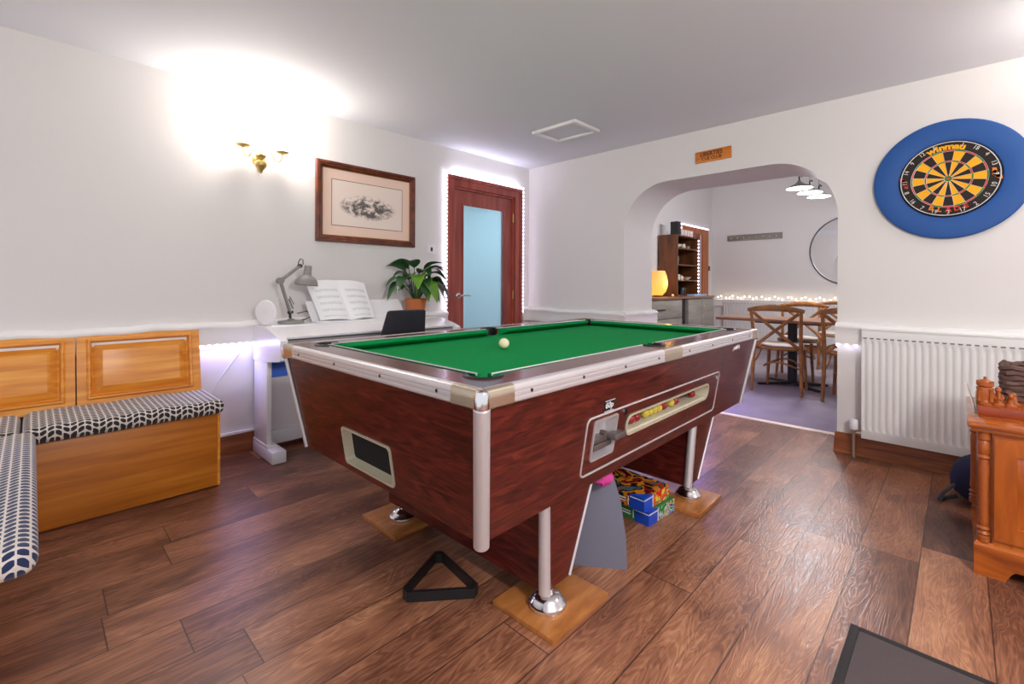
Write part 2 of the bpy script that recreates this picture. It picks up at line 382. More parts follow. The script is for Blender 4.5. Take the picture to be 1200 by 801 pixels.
    def sphere(s, c, r, seg=16, sc=(1, 1, 1), mi=0):
        t = bmesh.new(); bmesh.ops.create_uvsphere(t, u_segments=seg, v_segments=max(6, seg//2), radius=r)
        for v in t.verts: v.co = (c[0]+v.co.x*sc[0], c[1]+v.co.y*sc[1], c[2]+v.co.z*sc[2])
        return s.add(t, None, mi)
    def grid(s, fn, nu, nv, mi=0, thick=0., uv=False, T=None):
        t = bmesh.new(); V = [[t.verts.new(fn(i/nu, j/nv)) for j in range(nv+1)] for i in range(nu+1)]
        ul = t.loops.layers.uv.new('UVMap') if uv else None
        for i in range(nu):
            for j in range(nv):
                f = t.faces.new((V[i][j], V[i+1][j], V[i+1][j+1], V[i][j+1]))
                if uv:
                    for lp, (a, b) in zip(f.loops, ((i, j), (i+1, j), (i+1, j+1), (i, j+1))): lp[ul].uv = (a/nu, b/nv)
        if thick: bmesh.ops.solidify(t, geom=list(t.faces), thickness=thick)
        return s.add(t, T, mi)
    def text(s, body, size, T, ext=.001, mi=0, sx=1., bold=0.):
        cu = bpy.data.curves.new('txt', 'FONT'); cu.body = body; cu.size = size; cu.extrude = ext; cu.align_x = 'CENTER'; cu.align_y = 'CENTER'; cu.offset = bold
        cu.resolution_u = 3
        o = bpy.data.objects.new('txt', cu); COL.objects.link(o); dg = bpy.context.evaluated_depsgraph_get(); dg.update()
        me = bpy.data.meshes.new_from_object(o.evaluated_get(dg)); t = bmesh.new(); t.from_mesh(me)
        bpy.data.objects.remove(o); bpy.data.curves.remove(cu); bpy.data.meshes.remove(me)
        t.transform(Matrix.Diagonal((sx, 1, 1, 1)))
        return s.add(t, T, mi)
    def build(s, name, mats, parent=None, loc=None, rotz=0., sharp=38, recalc=False):
        if recalc: bmesh.ops.recalc_face_normals(s.bm, faces=list(s.bm.faces))
        me = bpy.data.meshes.new(name); s.bm.to_mesh(me); s.bm.free()
        for m in (mats if isinstance(mats, (list, tuple)) else [mats]): me.materials.append(m)
        if sharp:
            me.polygons.foreach_set('use_smooth', [True]*len(me.polygons)); me.set_sharp_from_angle(angle=math.radians(sharp))
        o = bpy.data.objects.new(name, me); COL.objects.link(o)
        if parent: o.parent = parent
        if loc: o.location = loc
        if rotz: o.rotation_euler.z = rotz
        return o

def tag(o, label=None, cat=None, group=None, kind=None):
    if label: o['label'] = label
    if cat: o['category'] = cat
    if group: o['group'] = group
    if kind: o['kind'] = kind
    return o
def thing(name, label, cat, loc=(0, 0, 0), rotz=0., group=None):
    o = bpy.data.objects.new(name, None); o.empty_display_size = .05; COL.objects.link(o); o.location = loc; o.rotation_euler.z = rotz
    return tag(o, label, cat, group)
def struct(name, mb, mat, **k): return tag(mb.build(name, mat, **k), kind='structure')
def copy_tree(o, parent=None):
    c = o.copy(); COL.objects.link(c); c.parent = parent
    for ch in list(o.children): copy_tree(ch, c)
    return c
def circle(cx, cy, r, n=24, a0=0., a1=2*PI, end=False):
    m = n if not end else n+1
    return [(cx+r*math.cos(a0+(a1-a0)*i/n), cy+r*math.sin(a0+(a1-a0)*i/n)) for i in range(m)]
def rrect(x0, x1, y0, y1, r, n=5):
    p = []
    for cx, cy, a in ((x1-r, y1-r, 0), (x0+r, y1-r, PI/2), (x0+r, y0+r, PI), (x1-r, y0+r, 1.5*PI)):
        p += [(cx+r*math.cos(a+PI/2*i/n), cy+r*math.sin(a+PI/2*i/n)) for i in range(n+1)]
    return p

# ------------------------------------------------------------------ the setting
YL, XR, ZC, XI, XF = 3.455, 3.84, 2.411, 4.39, 9.113
X0, Y0 = -1.7, -2.6
struct('floor', MB().box(X0, 4.225, Y0, YL+.2, -.08, 0), M['floor'], sharp=0)
struct('floor_dining', MB().box(4.262, XF+.2, -1.6, YL+.2, -.08, .0), M['carpet'], sharp=0)
struct('trim_threshold', MB().box(4.214, 4.268, .58, 2.30, -.08, .008, .003), M['threshold'])
struct('ceiling', MB().box(X0, XI, Y0, YL+.2, ZC, ZC+.1), M['ceil'], sharp=0)
ZD = 3.25
struct('ceiling_dining', MB().box(XI, XF+.2, -1.6, YL+.2, ZD, ZD+.1), M['ceil'], sharp=0)
# left wall with the door opening
DX0, DX1, DZ = 2.77, 3.60, 2.06
struct('wall_left', MB().prism([(X0, 0), (DX0, 0), (DX0, DZ), (DX1, DZ), (DX1, 0), (XI, 0), (XI, ZC), (X0, ZC)], -.15, T=XZY @ Matrix.Translation((0, 0, -YL))), M['wall'])
# arch wall
AL, AR, AT, RA = 2.262, .607, 2.036, .42
arch = [(Y0, 0), (AR, 0), (AR, AT-RA)]+circle(AR+RA, AT-RA, RA, 14, PI, PI/2, True)[1:]+circle(AL-RA, AT-RA, RA, 14, PI/2, 0, True)+[(AL, 0), (YL, 0), (YL, ZC), (Y0, ZC)]
struct('wall_right', MB().prism(arch, XI-XR, T=basis((0, 1, 0), (0, 0, 1), (1, 0, 0), (XR, 0, 0))), M['wall'], sharp=30)
struct('wall_dining_left', MB().prism([(XI, 0), (7.86, 0), (7.86, 2.06), (8.62, 2.06), (8.62, 0), (XF+.15, 0), (XF+.15, ZD), (XI, ZD)], -.15, T=XZY @ Matrix.Translation((0, 0, -YL))), M['wall'])
struct('wall_dining_far', MB().box(XF, XF+.15, -1.6, YL, 0, ZD), M['wall'], sharp=0)
struct('wall_dining_right', MB().box(XI, XF+.15, -1.75, -1.6, 0, ZD).box(XI-.02, XI, -1.6, YL, ZC+.1, ZD), M['wall'], sharp=0)
# hall behind the frosted door
hb = MB().box(2.2, 4.1, 4.75, 4.85, 0, 2.4).box(2.1, 2.2, YL+.15, 4.85, 0, 2.4).box(4.1, 4.2, YL+.15, 4.85, 0, 2.4).box(2.1, 4.2, YL+.15, 4.85, 2.4, 2.5).box(2.1, 4.2, YL+.15, 4.85, -.1, 0)
struct('wall_hall', hb, M['wall'], sharp=0)
# dado bands (uneven top bead, LED strip under them)
def dado(name, fn, length, n):
    """fn(s) -> (origin, outward) ; band .76 to .88 high, .04 proud with a bead on top"""
    prof = [(0, .752), (.040, .752), (.043, .80), (.041, .846), (.050, .856), (.052, .868), (.044, .880), (.018, .890), (0, .893)]
    t = bmesh.new(); rings = []
    for i in range(n+1):
        s_ = length*i/n; o, out = fn(s_); w = .004*math.sin(s_*9.)+.003*math.sin(s_*23.+1)
        rings.append([t.verts.new((o[0]+out[0]*d, o[1]+out[1]*d, z-.012+(w if z > .84 else 0))) for d, z in prof])
    for A, B in zip(rings, rings[1:]):
        for k in range(len(prof)-1): t.faces.new((A[k], A[k+1], B[k+1], B[k]))
    for R_ in (rings[0], rings[-1]): t.faces.new(R_)
    bmesh.ops.recalc_face_normals(t, faces=list(t.faces))
    struct(name, MB().add(t), M['trim'], sharp=50)
dado('trim_1', lambda s: ((X0+s, YL), (0, -1)), 2.68-X0, 90)
dado('trim_2', lambda s: ((XR, YL-s), (-1, 0)), YL-AL+.04, 40)
dado('trim_3', lambda s: ((XR-.04+s, AL), (0, -1)), XI-XR+.08, 20)
dado('trim_4', lambda s: ((XR, AR+.006-s), (-1, 0)), AR-Y0, 80)
dado('trim_5', lambda s: ((3.715+s, YL), (0, -1)), XR-3.715, 6)
dado('trim_6', lambda s: ((XF, YL-s), (-1, 0)), 5., 60)
# skirtings
def skirt(mb, a, b, out, h=.135, d=.02):
    o = Vector((out[0], out[1], 0)); A, B = Vector((*a, 0)), Vector((*b, 0)); up = Vector((0, 0, 1))
    lo = [A, B, B+o*d, A+o*d]; mb.hexa(lo, [A+up*h, B+up*h, B+o*d*.5+up*h, A+o*d*.5+up*h])
    return mb
struct('baseboard_left', skirt(MB(), (X0, YL), (2.68, YL), (0, -1)), M['pine_skirt'])
struct('trim_7', MB().box(X0, 2.68, YL-.018, YL, .133, .152, .004), M['trim'])
bb = skirt(MB(), (XR, YL), (XR, AL), (-1, 0)); skirt(bb, (XR, AR), (XR, Y0), (-1, 0)); skirt(bb, (XR-.02, AR), (XI, AR), (0, 1), .135, .018); skirt(bb, (XR-.02, AL), (XI, AL), (0, -1), .135, .018)
struct('baseboard_right', bb, M['pine_skirt'])
struct('baseboard_dining', skirt(skirt(MB(), (XF, YL), (XF, -1.6), (-1, 0)), (4.4, YL), (7.75, YL), (0, -1)), M['pine_skirt'])
# ceiling hatch
hx0, hx1, hy0, hy1 = 2.905, 3.25, 2.14, 2.585
hm = MB(); iw = .035
for (a, b, c, d) in ((hx0, hx1, hy0, hy0+iw), (hx0, hx1, hy1-iw, hy1), (hx0, hx0+iw, hy0+iw, hy1-iw), (hx1-iw, hx1, hy0+iw, hy1-iw)): hm.box(a, b, c, d, ZC-.026, ZC-.0005, .006)
hroot = thing('ceiling_hatch', 'white square loft hatch with raised frame set in the ceiling', 'hatch', ((hx0+hx1)/2, (hy0+hy1)/2, ZC-.026))
inv_h = (-(hx0+hx1)/2, -(hy0+hy1)/2, -(ZC-.026))
hm.build('frame', M['white_metal'], hroot, loc=inv_h)
MB().box(hx0+iw, hx1-iw, hy0+iw, hy1-iw, ZC-.008, ZC-.0005).build('panel', M['ceil'], hroot, loc=inv_h)

# ------------------------------------------------------------------ mahogany door
ar = MB()
ar.prism([(DX0-.09, 0), (DX0, 0), (DX0, DZ), (DX1, DZ), (DX1, 0), (DX1+.10, 0), (DX1+.10, DZ+.095), (DX0-.09, DZ+.095)], .024, T=XZY @ Matrix.Translation((0, 0, -YL)))
ar.prism([(DX0-.09, 0), (DX0-.06, 0), (DX0-.06, DZ+.065), (DX1+.07, DZ+.065), (DX1+.07, 0), (DX1+.10, 0), (DX1+.10, DZ+.095), (DX0-.09, DZ+.095)], .012, T=XZY @ Matrix.Translation((0, 0, -YL+.024)))
ar.prism([(DX0, 0), (DX0+.02, 0), (DX0+.02, DZ-.02), (DX1-.02, DZ-.02), (DX1-.02, 0), (DX1, 0), (DX1, DZ), (DX0, DZ)], -.12, T=XZY @ Matrix.Translation((0, 0, -YL)))
dr = thing('door', 'mahogany door with tall frosted glass pane and chrome lever, outlined in white lights', 'door', (3.185, YL, 0))
off = (-3.185, -YL, 0)
dr['kind'] = 'structure'; dr.name = 'door_1'
ar.build('door_frame', M['mahog'], dr, loc=off)
lf = MB(); lx0, lx1 = DX0+.022, DX1-.022
lf.prism([(lx0, .006), (lx1, .006), (lx1, DZ-.022), (lx0, DZ-.022)], -.04, [[(2.900, .32), (2.900, 1.905), (3.462, 1.905), (3.462, .32)]], T=XZY @ Matrix.Translation((0, 0, -YL-.02)))
bd = .012
lf.prism([(2.894, .314), (3.468, .314), (3.468, 1.911), (2.894, 1.911)], .010, [[(2.910, .330), (2.910, 1.895), (3.452, 1.895), (3.452, .330)]], T=XZY @ Matrix.Translation((0, 0, -YL-.022)))
leaf = lf.build('door_leaf', M['mahog'], dr, loc=off)
MB().box(2.898, 3.464, YL+.036, YL+.042, .318, 1.897).build('glass_pane', M['glass_frost'], leaf)
hd = MB(); hd.lathe([(0, 0), (.027, 0), (.027, .008), (.012, .012), (.012, .05), (0, .05)], 20, basis((1, 0, 0), (0, 0, 1), (0, -1, 0), (2.845, YL+.02, 1.02)))
hd.tube([(2.845, YL-.03, 1.02), (2.87, YL-.035, 1.022), (2.92, YL-.035, 1.026), (2.965, YL-.032, 1.02)], [.010, .010, .009, .007], 10)
tag(hd.build('lever_handle', M['chrome'], leaf), 'chrome lever handle')
for z in (.30, 1.02, 1.84):
    tag(MB().cyl((3.585, YL-.004, z-.045), (3.585, YL-.004, z+.045), .008, seg=10).build('hinge', M['brass'], dr, loc=off), 'brass hinge')

# ------------------------------------------------------------------ light strings
def bulb_mesh(mat, r):
    mb = MB(); mb.sphere((0, 0, 0), r, 8); o = mb.build('bulb', mat); me = o.data; bpy.data.objects.remove(o); return me
BM = {'led': bulb_mesh(M['led'], .0125), 'blue': bulb_mesh(M['led_blue'], .011), 'fairy': bulb_mesh(M['fairy'], .013)}
def light_string(name, label, path, bulbs, kind, wr=.003):
    root = thing(name, label, 'string lights', path[0])
    o = (-path[0][0], -path[0][1], -path[0][2])
    MB().tube(path, wr, 6).build('cord', M['wire'], root, loc=o)
    for p in bulbs:
        b = bpy.data.objects.new('bulb', BM[kind]); COL.objects.link(b); b.parent = root; b.location = (p[0]+o[0], p[1]+o[1], p[2]+o[2])
    return root
def seq(a, b, n): return [tuple(a[k]+(b[k]-a[k])*i/(n-1) for k in range(3)) for i in range(n)]
ly = YL-.026
p0, p1, p2, p3 = (DX0-.104, ly, .80), (DX0-.104, ly, DZ+.112), (DX1+.112, ly, DZ+.112), (DX1+.112, ly, .80)
light_string('string_lights', 'white light string tracing the mahogany door frame', [p0, p1, p2, p3], seq(p0, p1, 38)+seq(p1, p2, 30)[1:]+seq(p2, p3, 34)[1:][:32], 'led')
q0, q1 = (.74, YL-.030, .731), (2.60, YL-.030, .731)
light_string('string_lights', 'white light string under the ledge behind the piano and beside the bench', [q0, q1], seq(q0, q1, 44), 'blue')
q0, q1 = (XR-.03, .60, .731), (XR-.03, .50, .731)
light_string('string_lights', 'short white light string under the ledge left of the big radiator', [q0, q1], seq(q0, q1, 3), 'blue')
q0, q1 = (XR-.02, AL-.028, .731), (XI+.03, AL-.028, .731)
light_string('string_lights', 'white light string under the ledge inside the archway', [q0, q1], seq(q0, q1, 14), 'blue')
lc = MB().tube([(.80, YL-.0035, .42), (.84, YL-.0035, .50), (.91, YL-.0035, .60), (.985, YL-.0035, .70), (1.01, YL-.0035, .738)], .0032, 6).build('light_cable', M['wire'])
tag(lc, 'thin white cable hanging down the wall between bench and piano', 'cable')

# ------------------------------------------------------------------ pool table
TH = .0119; TL, TW, HT, HB = 2.386, 1.333, .8535, .391
pt = thing('pool_table', 'mahogany coin-operated pool table with green cloth and aluminium trim', 'pool table', (.814, .895, 0), TH)
ZT = .806
IE, IV = .078, .082
def lerp(a, b, t): return a+(b-a)*t
def kz(z): return (ZT-z)/(ZT-HB)
def Pfront(u, z, d=0.):
    return (u, lerp(.014, IV, kz(z))+d, z)
def Pend(v, z, d=0.):
    return (lerp(.014, IE, kz(z))+d, v, z)
def slant(mb, pts, holes, th, P, mi=0):
    t = MB(); t.prism(pts, 1., holes)
    for v in t.bm.verts:
        a, z, w = v.co; v.co = P(a, z, w*th)
    bmesh.ops.recalc_face_normals(t.bm, faces=list(t.bm.faces))
    mb.add(t.bm, None, mi)
coin = rrect(.598, .745, .492, .634, .012)
win = rrect(.835, 1.685, .532, .606, .036, 8)
body = MB()
slant(body, [(.014, ZT), (TL-.014, ZT), (TL-IE, HB), (IE, HB)], [coin, win], .018, Pfront)
ret = rrect(.520, .855, .428, .562, .016)
slant(body, [(.014, ZT), (TW-.014, ZT), (TW-IV, HB), (IV, HB)], [ret], .018, Pend)
slant(body, [(.014, ZT), (TL-.014, ZT), (TL-IE, HB), (IE, HB)], [], .018, lambda u, z, d: (u, TW-lerp(.014, IV, kz(z))-d, z))
slant(body, [(.014, ZT), (TW-.014, ZT), (TW-IV, HB), (IV, HB)], [], .018, lambda v, z, d: (TL-lerp(.014, IE, kz(z))-d, v, z))
body.box(IE+.01, TL-IE-.01, IV+.01, TW-IV-.01, HB, HB+.015)
body.build('cabinet_body', M['table_wood'], pt)
# recess frames and interiors
def tunnel(mb, lp, depth, P, grow=.007, lip=.006, mi=0):
    t = bmesh.new(); cx = sum(p[0] for p in lp)/len(lp); cz = sum(p[1] for p in lp)/len(lp)
    xs = [p[0] for p in lp]; zs = [p[1] for p in lp]; hx = (max(xs)-min(xs))/2; hz = (max(zs)-min(zs))/2
    def sc(g): return [(cx+(a-cx)*(1+g/hx), cz+(z-cz)*(1+g/hz)) for a, z in lp]
    rings = [[t.verts.new(P(a, z, d)) for a, z in sc(g)] for g, d in ((grow, .001), (grow, -lip), (0., -lip), (0., 0.), (-.012, depth))]
    for A, B in zip(rings, rings[1:]):
        for i in range(len(A)): j = (i+1) % len(A); t.faces.new((A[i], A[j], B[j], B[i]))
    bmesh.ops.recalc_face_normals(t, faces=list(t.faces)); mb.add(t, None, mi)
    return [(cx+(a-cx)*(1-.012/hx), cz+(z-cz)*(1-.012/hz)) for a, z in lp]
def back_plate(mb, lp, depth, P, mi=0):
    t = bmesh.new(); t.faces.new([t.verts.new(P(a, z, depth)) for a, z in lp]); mb.add(t, None, mi)
cm = MB(); lp = tunnel(cm, coin, .035, Pfront); coin_o = cm.build('coin_recess', M['alu'], pt)
bp = MB(); back_plate(bp, lp, .035, Pfront); bp.build('recess_back', M['alu'], coin_o, sharp=0)
sl = MB()
for z0, z1, d in ((.545, .566, -.01), (.520, .541, -.004)): sl.box(.615, .735, .058, .094, z0, z1, .003)
sl.box(.70, .775, .018, .060, .549, .572, .004); sl.cyl((.655, .055, .585), (.655, .035, .585), .010, seg=12)
tag(sl.build('coin_slide', M['slide'], coin_o), 'grey metal coin slide sticking out of the recess')
wm = MB(); lp = tunnel(wm, win, .085, Pfront); pw0 = [Pfront(u_, z_, d_) for u_, z_, d_ in ((.86, .533, .004), (1.66, .533, .004), (1.66, .533, .06), (.86, .533, .06))]; pw1 = [Pfront(u_, z_, d_) for u_, z_, d_ in ((.855, .540, .008), (1.67, .540, .008), (1.67, .546, .06), (.855, .546, .06))]; wm.hexa(pw0, pw1); win_o = wm.build('ball_window', M['cream_plastic'], pt)
bp = MB(); back_plate(bp, lp, .085, Pfront); bp.build('window_back', plain('window_back_red', srgb(86, 38, 34), .5), win_o, sharp=0)
em = MB(); lp = tunnel(em, ret, .026, Pend, .008); ret_o = em.build('ball_return_frame', M['cream_plastic'], pt)
bp = MB(); back_plate(bp, lp, .026, Pend); bp.build('return_back', M['black_matt'], ret_o, sharp=0)
# front panel outline
po = rrect(.545, 1.822, .440, .656, .022, 5)
MB().tube([Pfront(a, z, -.001) for a, z in po], .0042, 6, True).build('panel_outline', M['alu'], pt)
for nm, u, z in (('lock', .803, .634), ('lock', 1.775, .632)):
    p = Pfront(u, z); MB().cyl((p[0], p[1]+.004, z), (p[0], p[1]-.008, z), .012, seg=14).build(nm, M['chrome'], pt)
lb = MB(); A_ = Pfront(.677, .684, -.001); sl_ = math.atan((IV-.014)/(ZT-HB)); FT = basis((1, 0, 0), (0, math.sin(-sl_), math.cos(sl_)), (0, -math.cos(sl_), -math.sin(sl_)), A_)
FT = FT @ Matrix.Diagonal((.82, .9, 1, 1))
lb.box(-.042, .042, -.025, .025, -.001, .001, T=FT); lb.box(-.040, .040, .021, .024, .001, .0015, T=FT, mi=1); lb.box(-.040, .040, -.024, -.021, .001, .0015, T=FT, mi=1)
lb.text('60p', .036, FT @ Matrix.Translation((0, .002, .0015)), .0005, 1, 1.25, .0008)
tag(lb.build('price_label', [M['black'], M['box_white']], pt), 'black price label reading 60p in white')
bg = MB(); A_ = Pfront(2.03, .768, -.001); FT2 = basis((1, 0, 0), (0, math.sin(-sl_), math.cos(sl_)), (0, -math.cos(sl_), -math.sin(sl_)), A_)
bg.prism([(-.055, -.012), (-.045, -.018), (-.030, -.008), (.050, -.006), (.062, .006), (.055, .014), (.020, .016), (-.040, .006)], .003, T=FT2)
bg.tube([(-.05+.005*i, .011*math.sin(i*1.7), .004) for i in range(22)], .0022, 5, T=FT2)
tag(bg.build('maker_badge', M['alu'], pt), 'small metal script badge')
# corner strips of the body
for (a, b, wide) in (((.010, .010), (IE, IV), .023), ((TL-.010, .010), (TL-IE, IV), .010), ((.010, TW-.010), (IE, TW-IV), .010), ((TL-.010, TW-.010), (TL-IE, TW-IV), .010)):
    MB().tube([(a[0], a[1], ZT-.004), (b[0], b[1], HB-.004)], wide, 20).build('corner_strip', M['alu'], pt)
# aluminium trim round the top
EX = .035
def run(mb, ax, c, a0, a1, sgn, rib, mi=0):
    """trim bar along u (ax=0) or v (ax=1); outer face at c, outward sign sgn"""
    hs = [(0, .800, .005), (0, .8535, .010)]
    if rib: prof = [(-.020, .800), (.000, .801), (.004, .806), (.004, .813), (.0015, .815), (.0015, .819), (.004, .821), (.004, .828), (.0015, .830), (.0015, .833), (.004, .835), (.004, .843), (.001, .851), (-.004, .8545), (-.020, .8548)]
    else: prof = [(-.020, .799), (.000, .799), (.006, .804), (.0065, .828), (.006, .846), (.001, .853), (-.004, .8555), (-.020, .8555)]
    t = bmesh.new(); R_ = []
    for a in (a0, a1):
        ring = []
        for d, z in prof:
            o = c+sgn*d
            ring.append(t.verts.new((a, o, z) if ax == 0 else (o, a, z)))
        R_.append(ring)
    n = len(prof)
    for i in range(n): j = (i+1) % n; t.faces.new((R_[0][i], R_[0][j], R_[1][j], R_[1][i]))
    t.faces.new(R_[0]); t.faces.new(R_[1])
    bmesh.ops.recalc_face_normals(t, faces=list(t.faces)); mb.add(t, None, mi)
def screws(mb, ax, c, lst, sgn):
    for a in lst:
        p, q = ((a, c-sgn*.002, .825), (a, c+sgn*.0052, .825)) if ax == 0 else ((c-sgn*.002, a, .825), (c+sgn*.0052, a, .825))
        mb.cyl(p, q, .0055, seg=8, mi=1)
CC = .12; MC0, MC1 = 1.06, 1.235
for c, s_ in ((0., -1), (TW, 1)):
    for a0, a1 in ((CC, MC0), (MC1, TL-CC)):
        mb = MB(); run(mb, 0, c, a0, a1, s_, True); screws(mb, 0, c, [lerp(a0, a1, f) for f in (.08, .36, .65, .94)], s_)
        mb.build('rail_trim', [M['alu'], M['dark_metal']], pt, sharp=25)
    mb = MB(); run(mb, 0, c, MC0, MC1, s_, False); mb.build('side_casting', M['casting'], pt)
for c, s_ in ((0., -1), (TL, 1)):
    mb = MB(); run(mb, 1, c, CC, TW-CC, s_, True); screws(mb, 1, c, [lerp(CC, TW-CC, f) for f in (.06, .34, .64, .94)], s_)
    mb.build('rail_trim', [M['alu'], M['dark_metal']], pt, sharp=25)
for cu, su in ((0., -1), (TL, 1)):
    for cv, sv in ((0., -1), (TW, 1)):
        mb = MB(); run(mb, 0, cv, .018 if su < 0 else TL-CC, CC if su < 0 else TL-.018, sv, False); run(mb, 1, cu, .018 if sv < 0 else TW-CC, CC if sv < 0 else TW-.018, su, False)
        cst = mb.build('corner_casting', M['casting'], pt)
        mb = MB(); mb.lathe([(.0, .792), (.021, .792), (.0225, .798), (.0225, .838), (.019, .848), (.010, .853), (0, .854)], 20, Matrix.Translation((cu-su*.014, cv-sv*.014, 0)))
        mb.build('corner_cap', M['chrome'], cst)
# rail tops with pocket notches
RW_, PC, PR, SC, SR = .145, .150, .058, .120, .050
def corner_arc(sx, sy):
    cx = PC if sx < 0 else TL-PC; cy = PC if sy < 0 else TW-PC
    return cx, cy
inner = []
def arc_pts(cx, cy, r, a0, a1, n=14): return [(cx+r*math.cos(lerp(a0, a1, i/n)), cy+r*math.sin(lerp(a0, a1, i/n))) for i in range(n+1)]
g_ = .045
inner += [(PC+PR+g_, RW_)] if False else []
def corner_loop(cx, cy, ang):
    """opening of a corner pocket: arc on the outer side, jaws on both sides; ang points outwards"""
    return arc_pts(cx, cy, PR, ang+PI*.62, ang-PI*.62, 16)
loop = []
loop += list(reversed(corner_loop(PC, PC, PI*1.25)))
sa = math.acos(min(1, (RW_-SC)/SR))
loop += [(TL/2+SR*math.cos(a), SC+SR*math.sin(a)) for a in [lerp(PI-math.asin((RW_-SC)/SR), 2*PI+math.asin((RW_-SC)/SR), i/14) for i in range(15)]]
loop += list(reversed(corner_loop(TL-PC, PC, PI*1.75)))
loop += list(reversed(corner_loop(TL-PC, TW-PC, PI*.25)))
loop += [(TL/2+SR*math.cos(a), TW-SC+SR*math.sin(a)) for a in [lerp(-math.asin((RW_-SC)/SR), PI+math.asin((RW_-SC)/SR), i/14) for i in range(15)]]
loop += list(reversed(corner_loop(PC, TW-PC, PI*.75)))
rt = MB(); rt.prism([(.003, .003), (TL-.003, .003), (TL-.003, TW-.003), (.003, TW-.003)], .045, [loop], T=Matrix.Translation((0, 0, .808)))
rt.build('rail_top', M['rail_top'], pt)
# bed cloth with six holes
BZ = .8165
holes = [circle(cx, cy, .053, 20) for cx in (PC, TL-PC) for cy in (PC, TW-PC)]+[circle(TL/2, cy, .046, 18) for cy in (SC, TW-SC)]
bd_ = MB(); bd_.prism([(.07, .05), (TL-.07, .05), (TL-.07, TW-.05), (.07, TW-.05)], -.012, holes, T=Matrix.Translation((0, 0, BZ))); bd_.build('bed_cloth', M['cloth'], pt)
# cushions
def cushion(a, b, inw):
    a, b, inw = Vector((*a, 0)), Vector((*b, 0)), Vector((*inw, 0)); d = (b-a).normalized(); J = .045
    prof = [(0, HT-.0005, 0), (.020, HT, 0), (.046, HT-.006, J*.7), (.052, HT-.012, J), (.046, HT-.020, J*.8), (.020, BZ, 0), (0, BZ, 0)]
    t = bmesh.new(); n = len(prof); A = [t.verts.new(a+inw*o+d*j+Vector((0, 0, z))) for o, z, j in prof]; B = [t.verts.new(b+inw*o-d*j+Vector((0, 0, z))) for o, z, j in prof]
    for i in range(n): k = (i+1) % n; t.faces.new((A[i], A[k], B[k], B[i]))
    t.faces.new(A); t.faces.new(B); bmesh.ops.recalc_face_normals(t, faces=list(t.faces))
    c_ = MB().add(t).build('cushion', M['cloth'], pt, sharp=50)
    MB().tube([a-d*.012-inw*.012+Vector((0, 0, HT)), a+Vector((0, 0, HT+.0008)), b+Vector((0, 0, HT+.0008)), b+d*.012-inw*.012+Vector((0, 0, HT))], .003, 6).build('edging', M['alu'], c_)
ce = PC+PR*math.cos(PI*.37)+.006
mid = SR+.004
for a0, a1 in ((ce, TL/2-mid), (TL/2+mid, TL-ce)):
    cushion((a0, RW_), (a1, RW_), (0, 1)); cushion((a0, TW-RW_), (a1, TW-RW_), (0, -1))
cushion((RW_, ce), (RW_, TW-ce), (1, 0)); cushion((TL-RW_, ce), (TL-RW_, TW-ce), (-1, 0))
# pocket liners
for cx, cy, r, ang in ((PC, PC, .058, PI*1.25), (TL-PC, PC, .058, PI*1.75), (TL-PC, TW-PC, .058, PI*.25), (PC, TW-PC, .058, PI*.75), (TL/2, SC, .050, PI*1.5), (TL/2, TW-SC, .050, PI*.5)):
    mb = MB(); hw = PI*.60 if r > .055 else PI*.62
    mb.lathe([(r+.007, .850), (r+.007, .856), (r+.002, .859), (r-.007, .857), (r-.007, .770)], 24, Matrix.Translation((cx, cy, 0)), 0, ang-hw, ang+hw)
    p_o = mb.build('pocket_liner', M['black'], pt)
    mb = MB(); mb.lathe([(r-.006, .812), (r-.008, .78), (0, .765)], 24, Matrix.Translation((cx, cy, 0)))
    mb.build('pocket_cup', M['cloth'] if (cx, cy) == (PC, PC) else M['black_matt'], p_o)
# legs
def leg(u0b, u1b, u0t, u1t, v0b, v1b, v0t, v1t, zb=.070, zt=.40):
    lo = [(u0b, v0b, zb), (u1b, v0b, zb), (u1b, v1b, zb), (u0b, v1b, zb)]; hi = [(u0t, v0t, zt), (u1t, v0t, zt), (u1t, v1t, zt), (u0t, v1t, zt)]
    o = MB().hexa(lo, hi).build('leg', M['table_wood'], pt)
    for i, r in ((0, .021), (1, .006), (2, .006)):
        MB().tube([lo[i], hi[i]], r, 14).build('leg_strip', M['alu'], o)
    for v in (v0b+.005, v1b-.09):
        MB().lathe([(0, .018), (.063, .018), (.066, .024), (.065, .033), (.060, .036), (.052, .050), (.040, .060), (.026, .066), (.020, .080), (0, .080)], 24, Matrix.Translation((lerp(u0b, u1b, .12)+.005, v, 0))).build('foot', M['chrome'], o)
leg(.415, .558, .418, .725, .125, 1.105, .130, 1.115)
leg(1.588, 1.722, 1.640, 1.95, .115, 1.105, .110, 1.115)
# wooden pads under the feet
def pad(u0, u1, v0, v1, label):
    mb = MB(); mb.box(-(u1-u0)/2, (u1-u0)/2, -(v1-v0)/2, (v1-v0)/2, 0, .018, .0015)
    cx, cy = (u0+u1)/2, (v0+v1)/2
    tag(mb.build('wooden_pad', M['plywood'], loc=(.814+cx*math.cos(TH)-cy*math.sin(TH), .895+cx*math.sin(TH)+cy*math.cos(TH), 0), rotz=TH), label, 'board', 'plywood boards under the pool table feet')
pad(.322, .640, .012, .285, 'square plywood board under the pool table foot nearest the camera')
pad(.310, .600, .885, 1.176, 'square plywood board under the pool table back left foot, near the piano')
pad(1.436, 1.735, -.004, .285, 'square plywood board under the pool table front right foot, by the game boxes')
pad(1.50, 1.80, .90, 1.18, 'square plywood board under the hidden back right foot of the pool table')
def tw(u, v, z): return (.814+u*math.cos(TH)-v*math.sin(TH), .895+u*math.sin(TH)+v*math.cos(TH), z)
def ball(name, p, r, mat, label, group=None):
    return tag(MB().sphere((0, 0, 0), r, 28).build(name, mat, loc=p), label, 'ball', group)
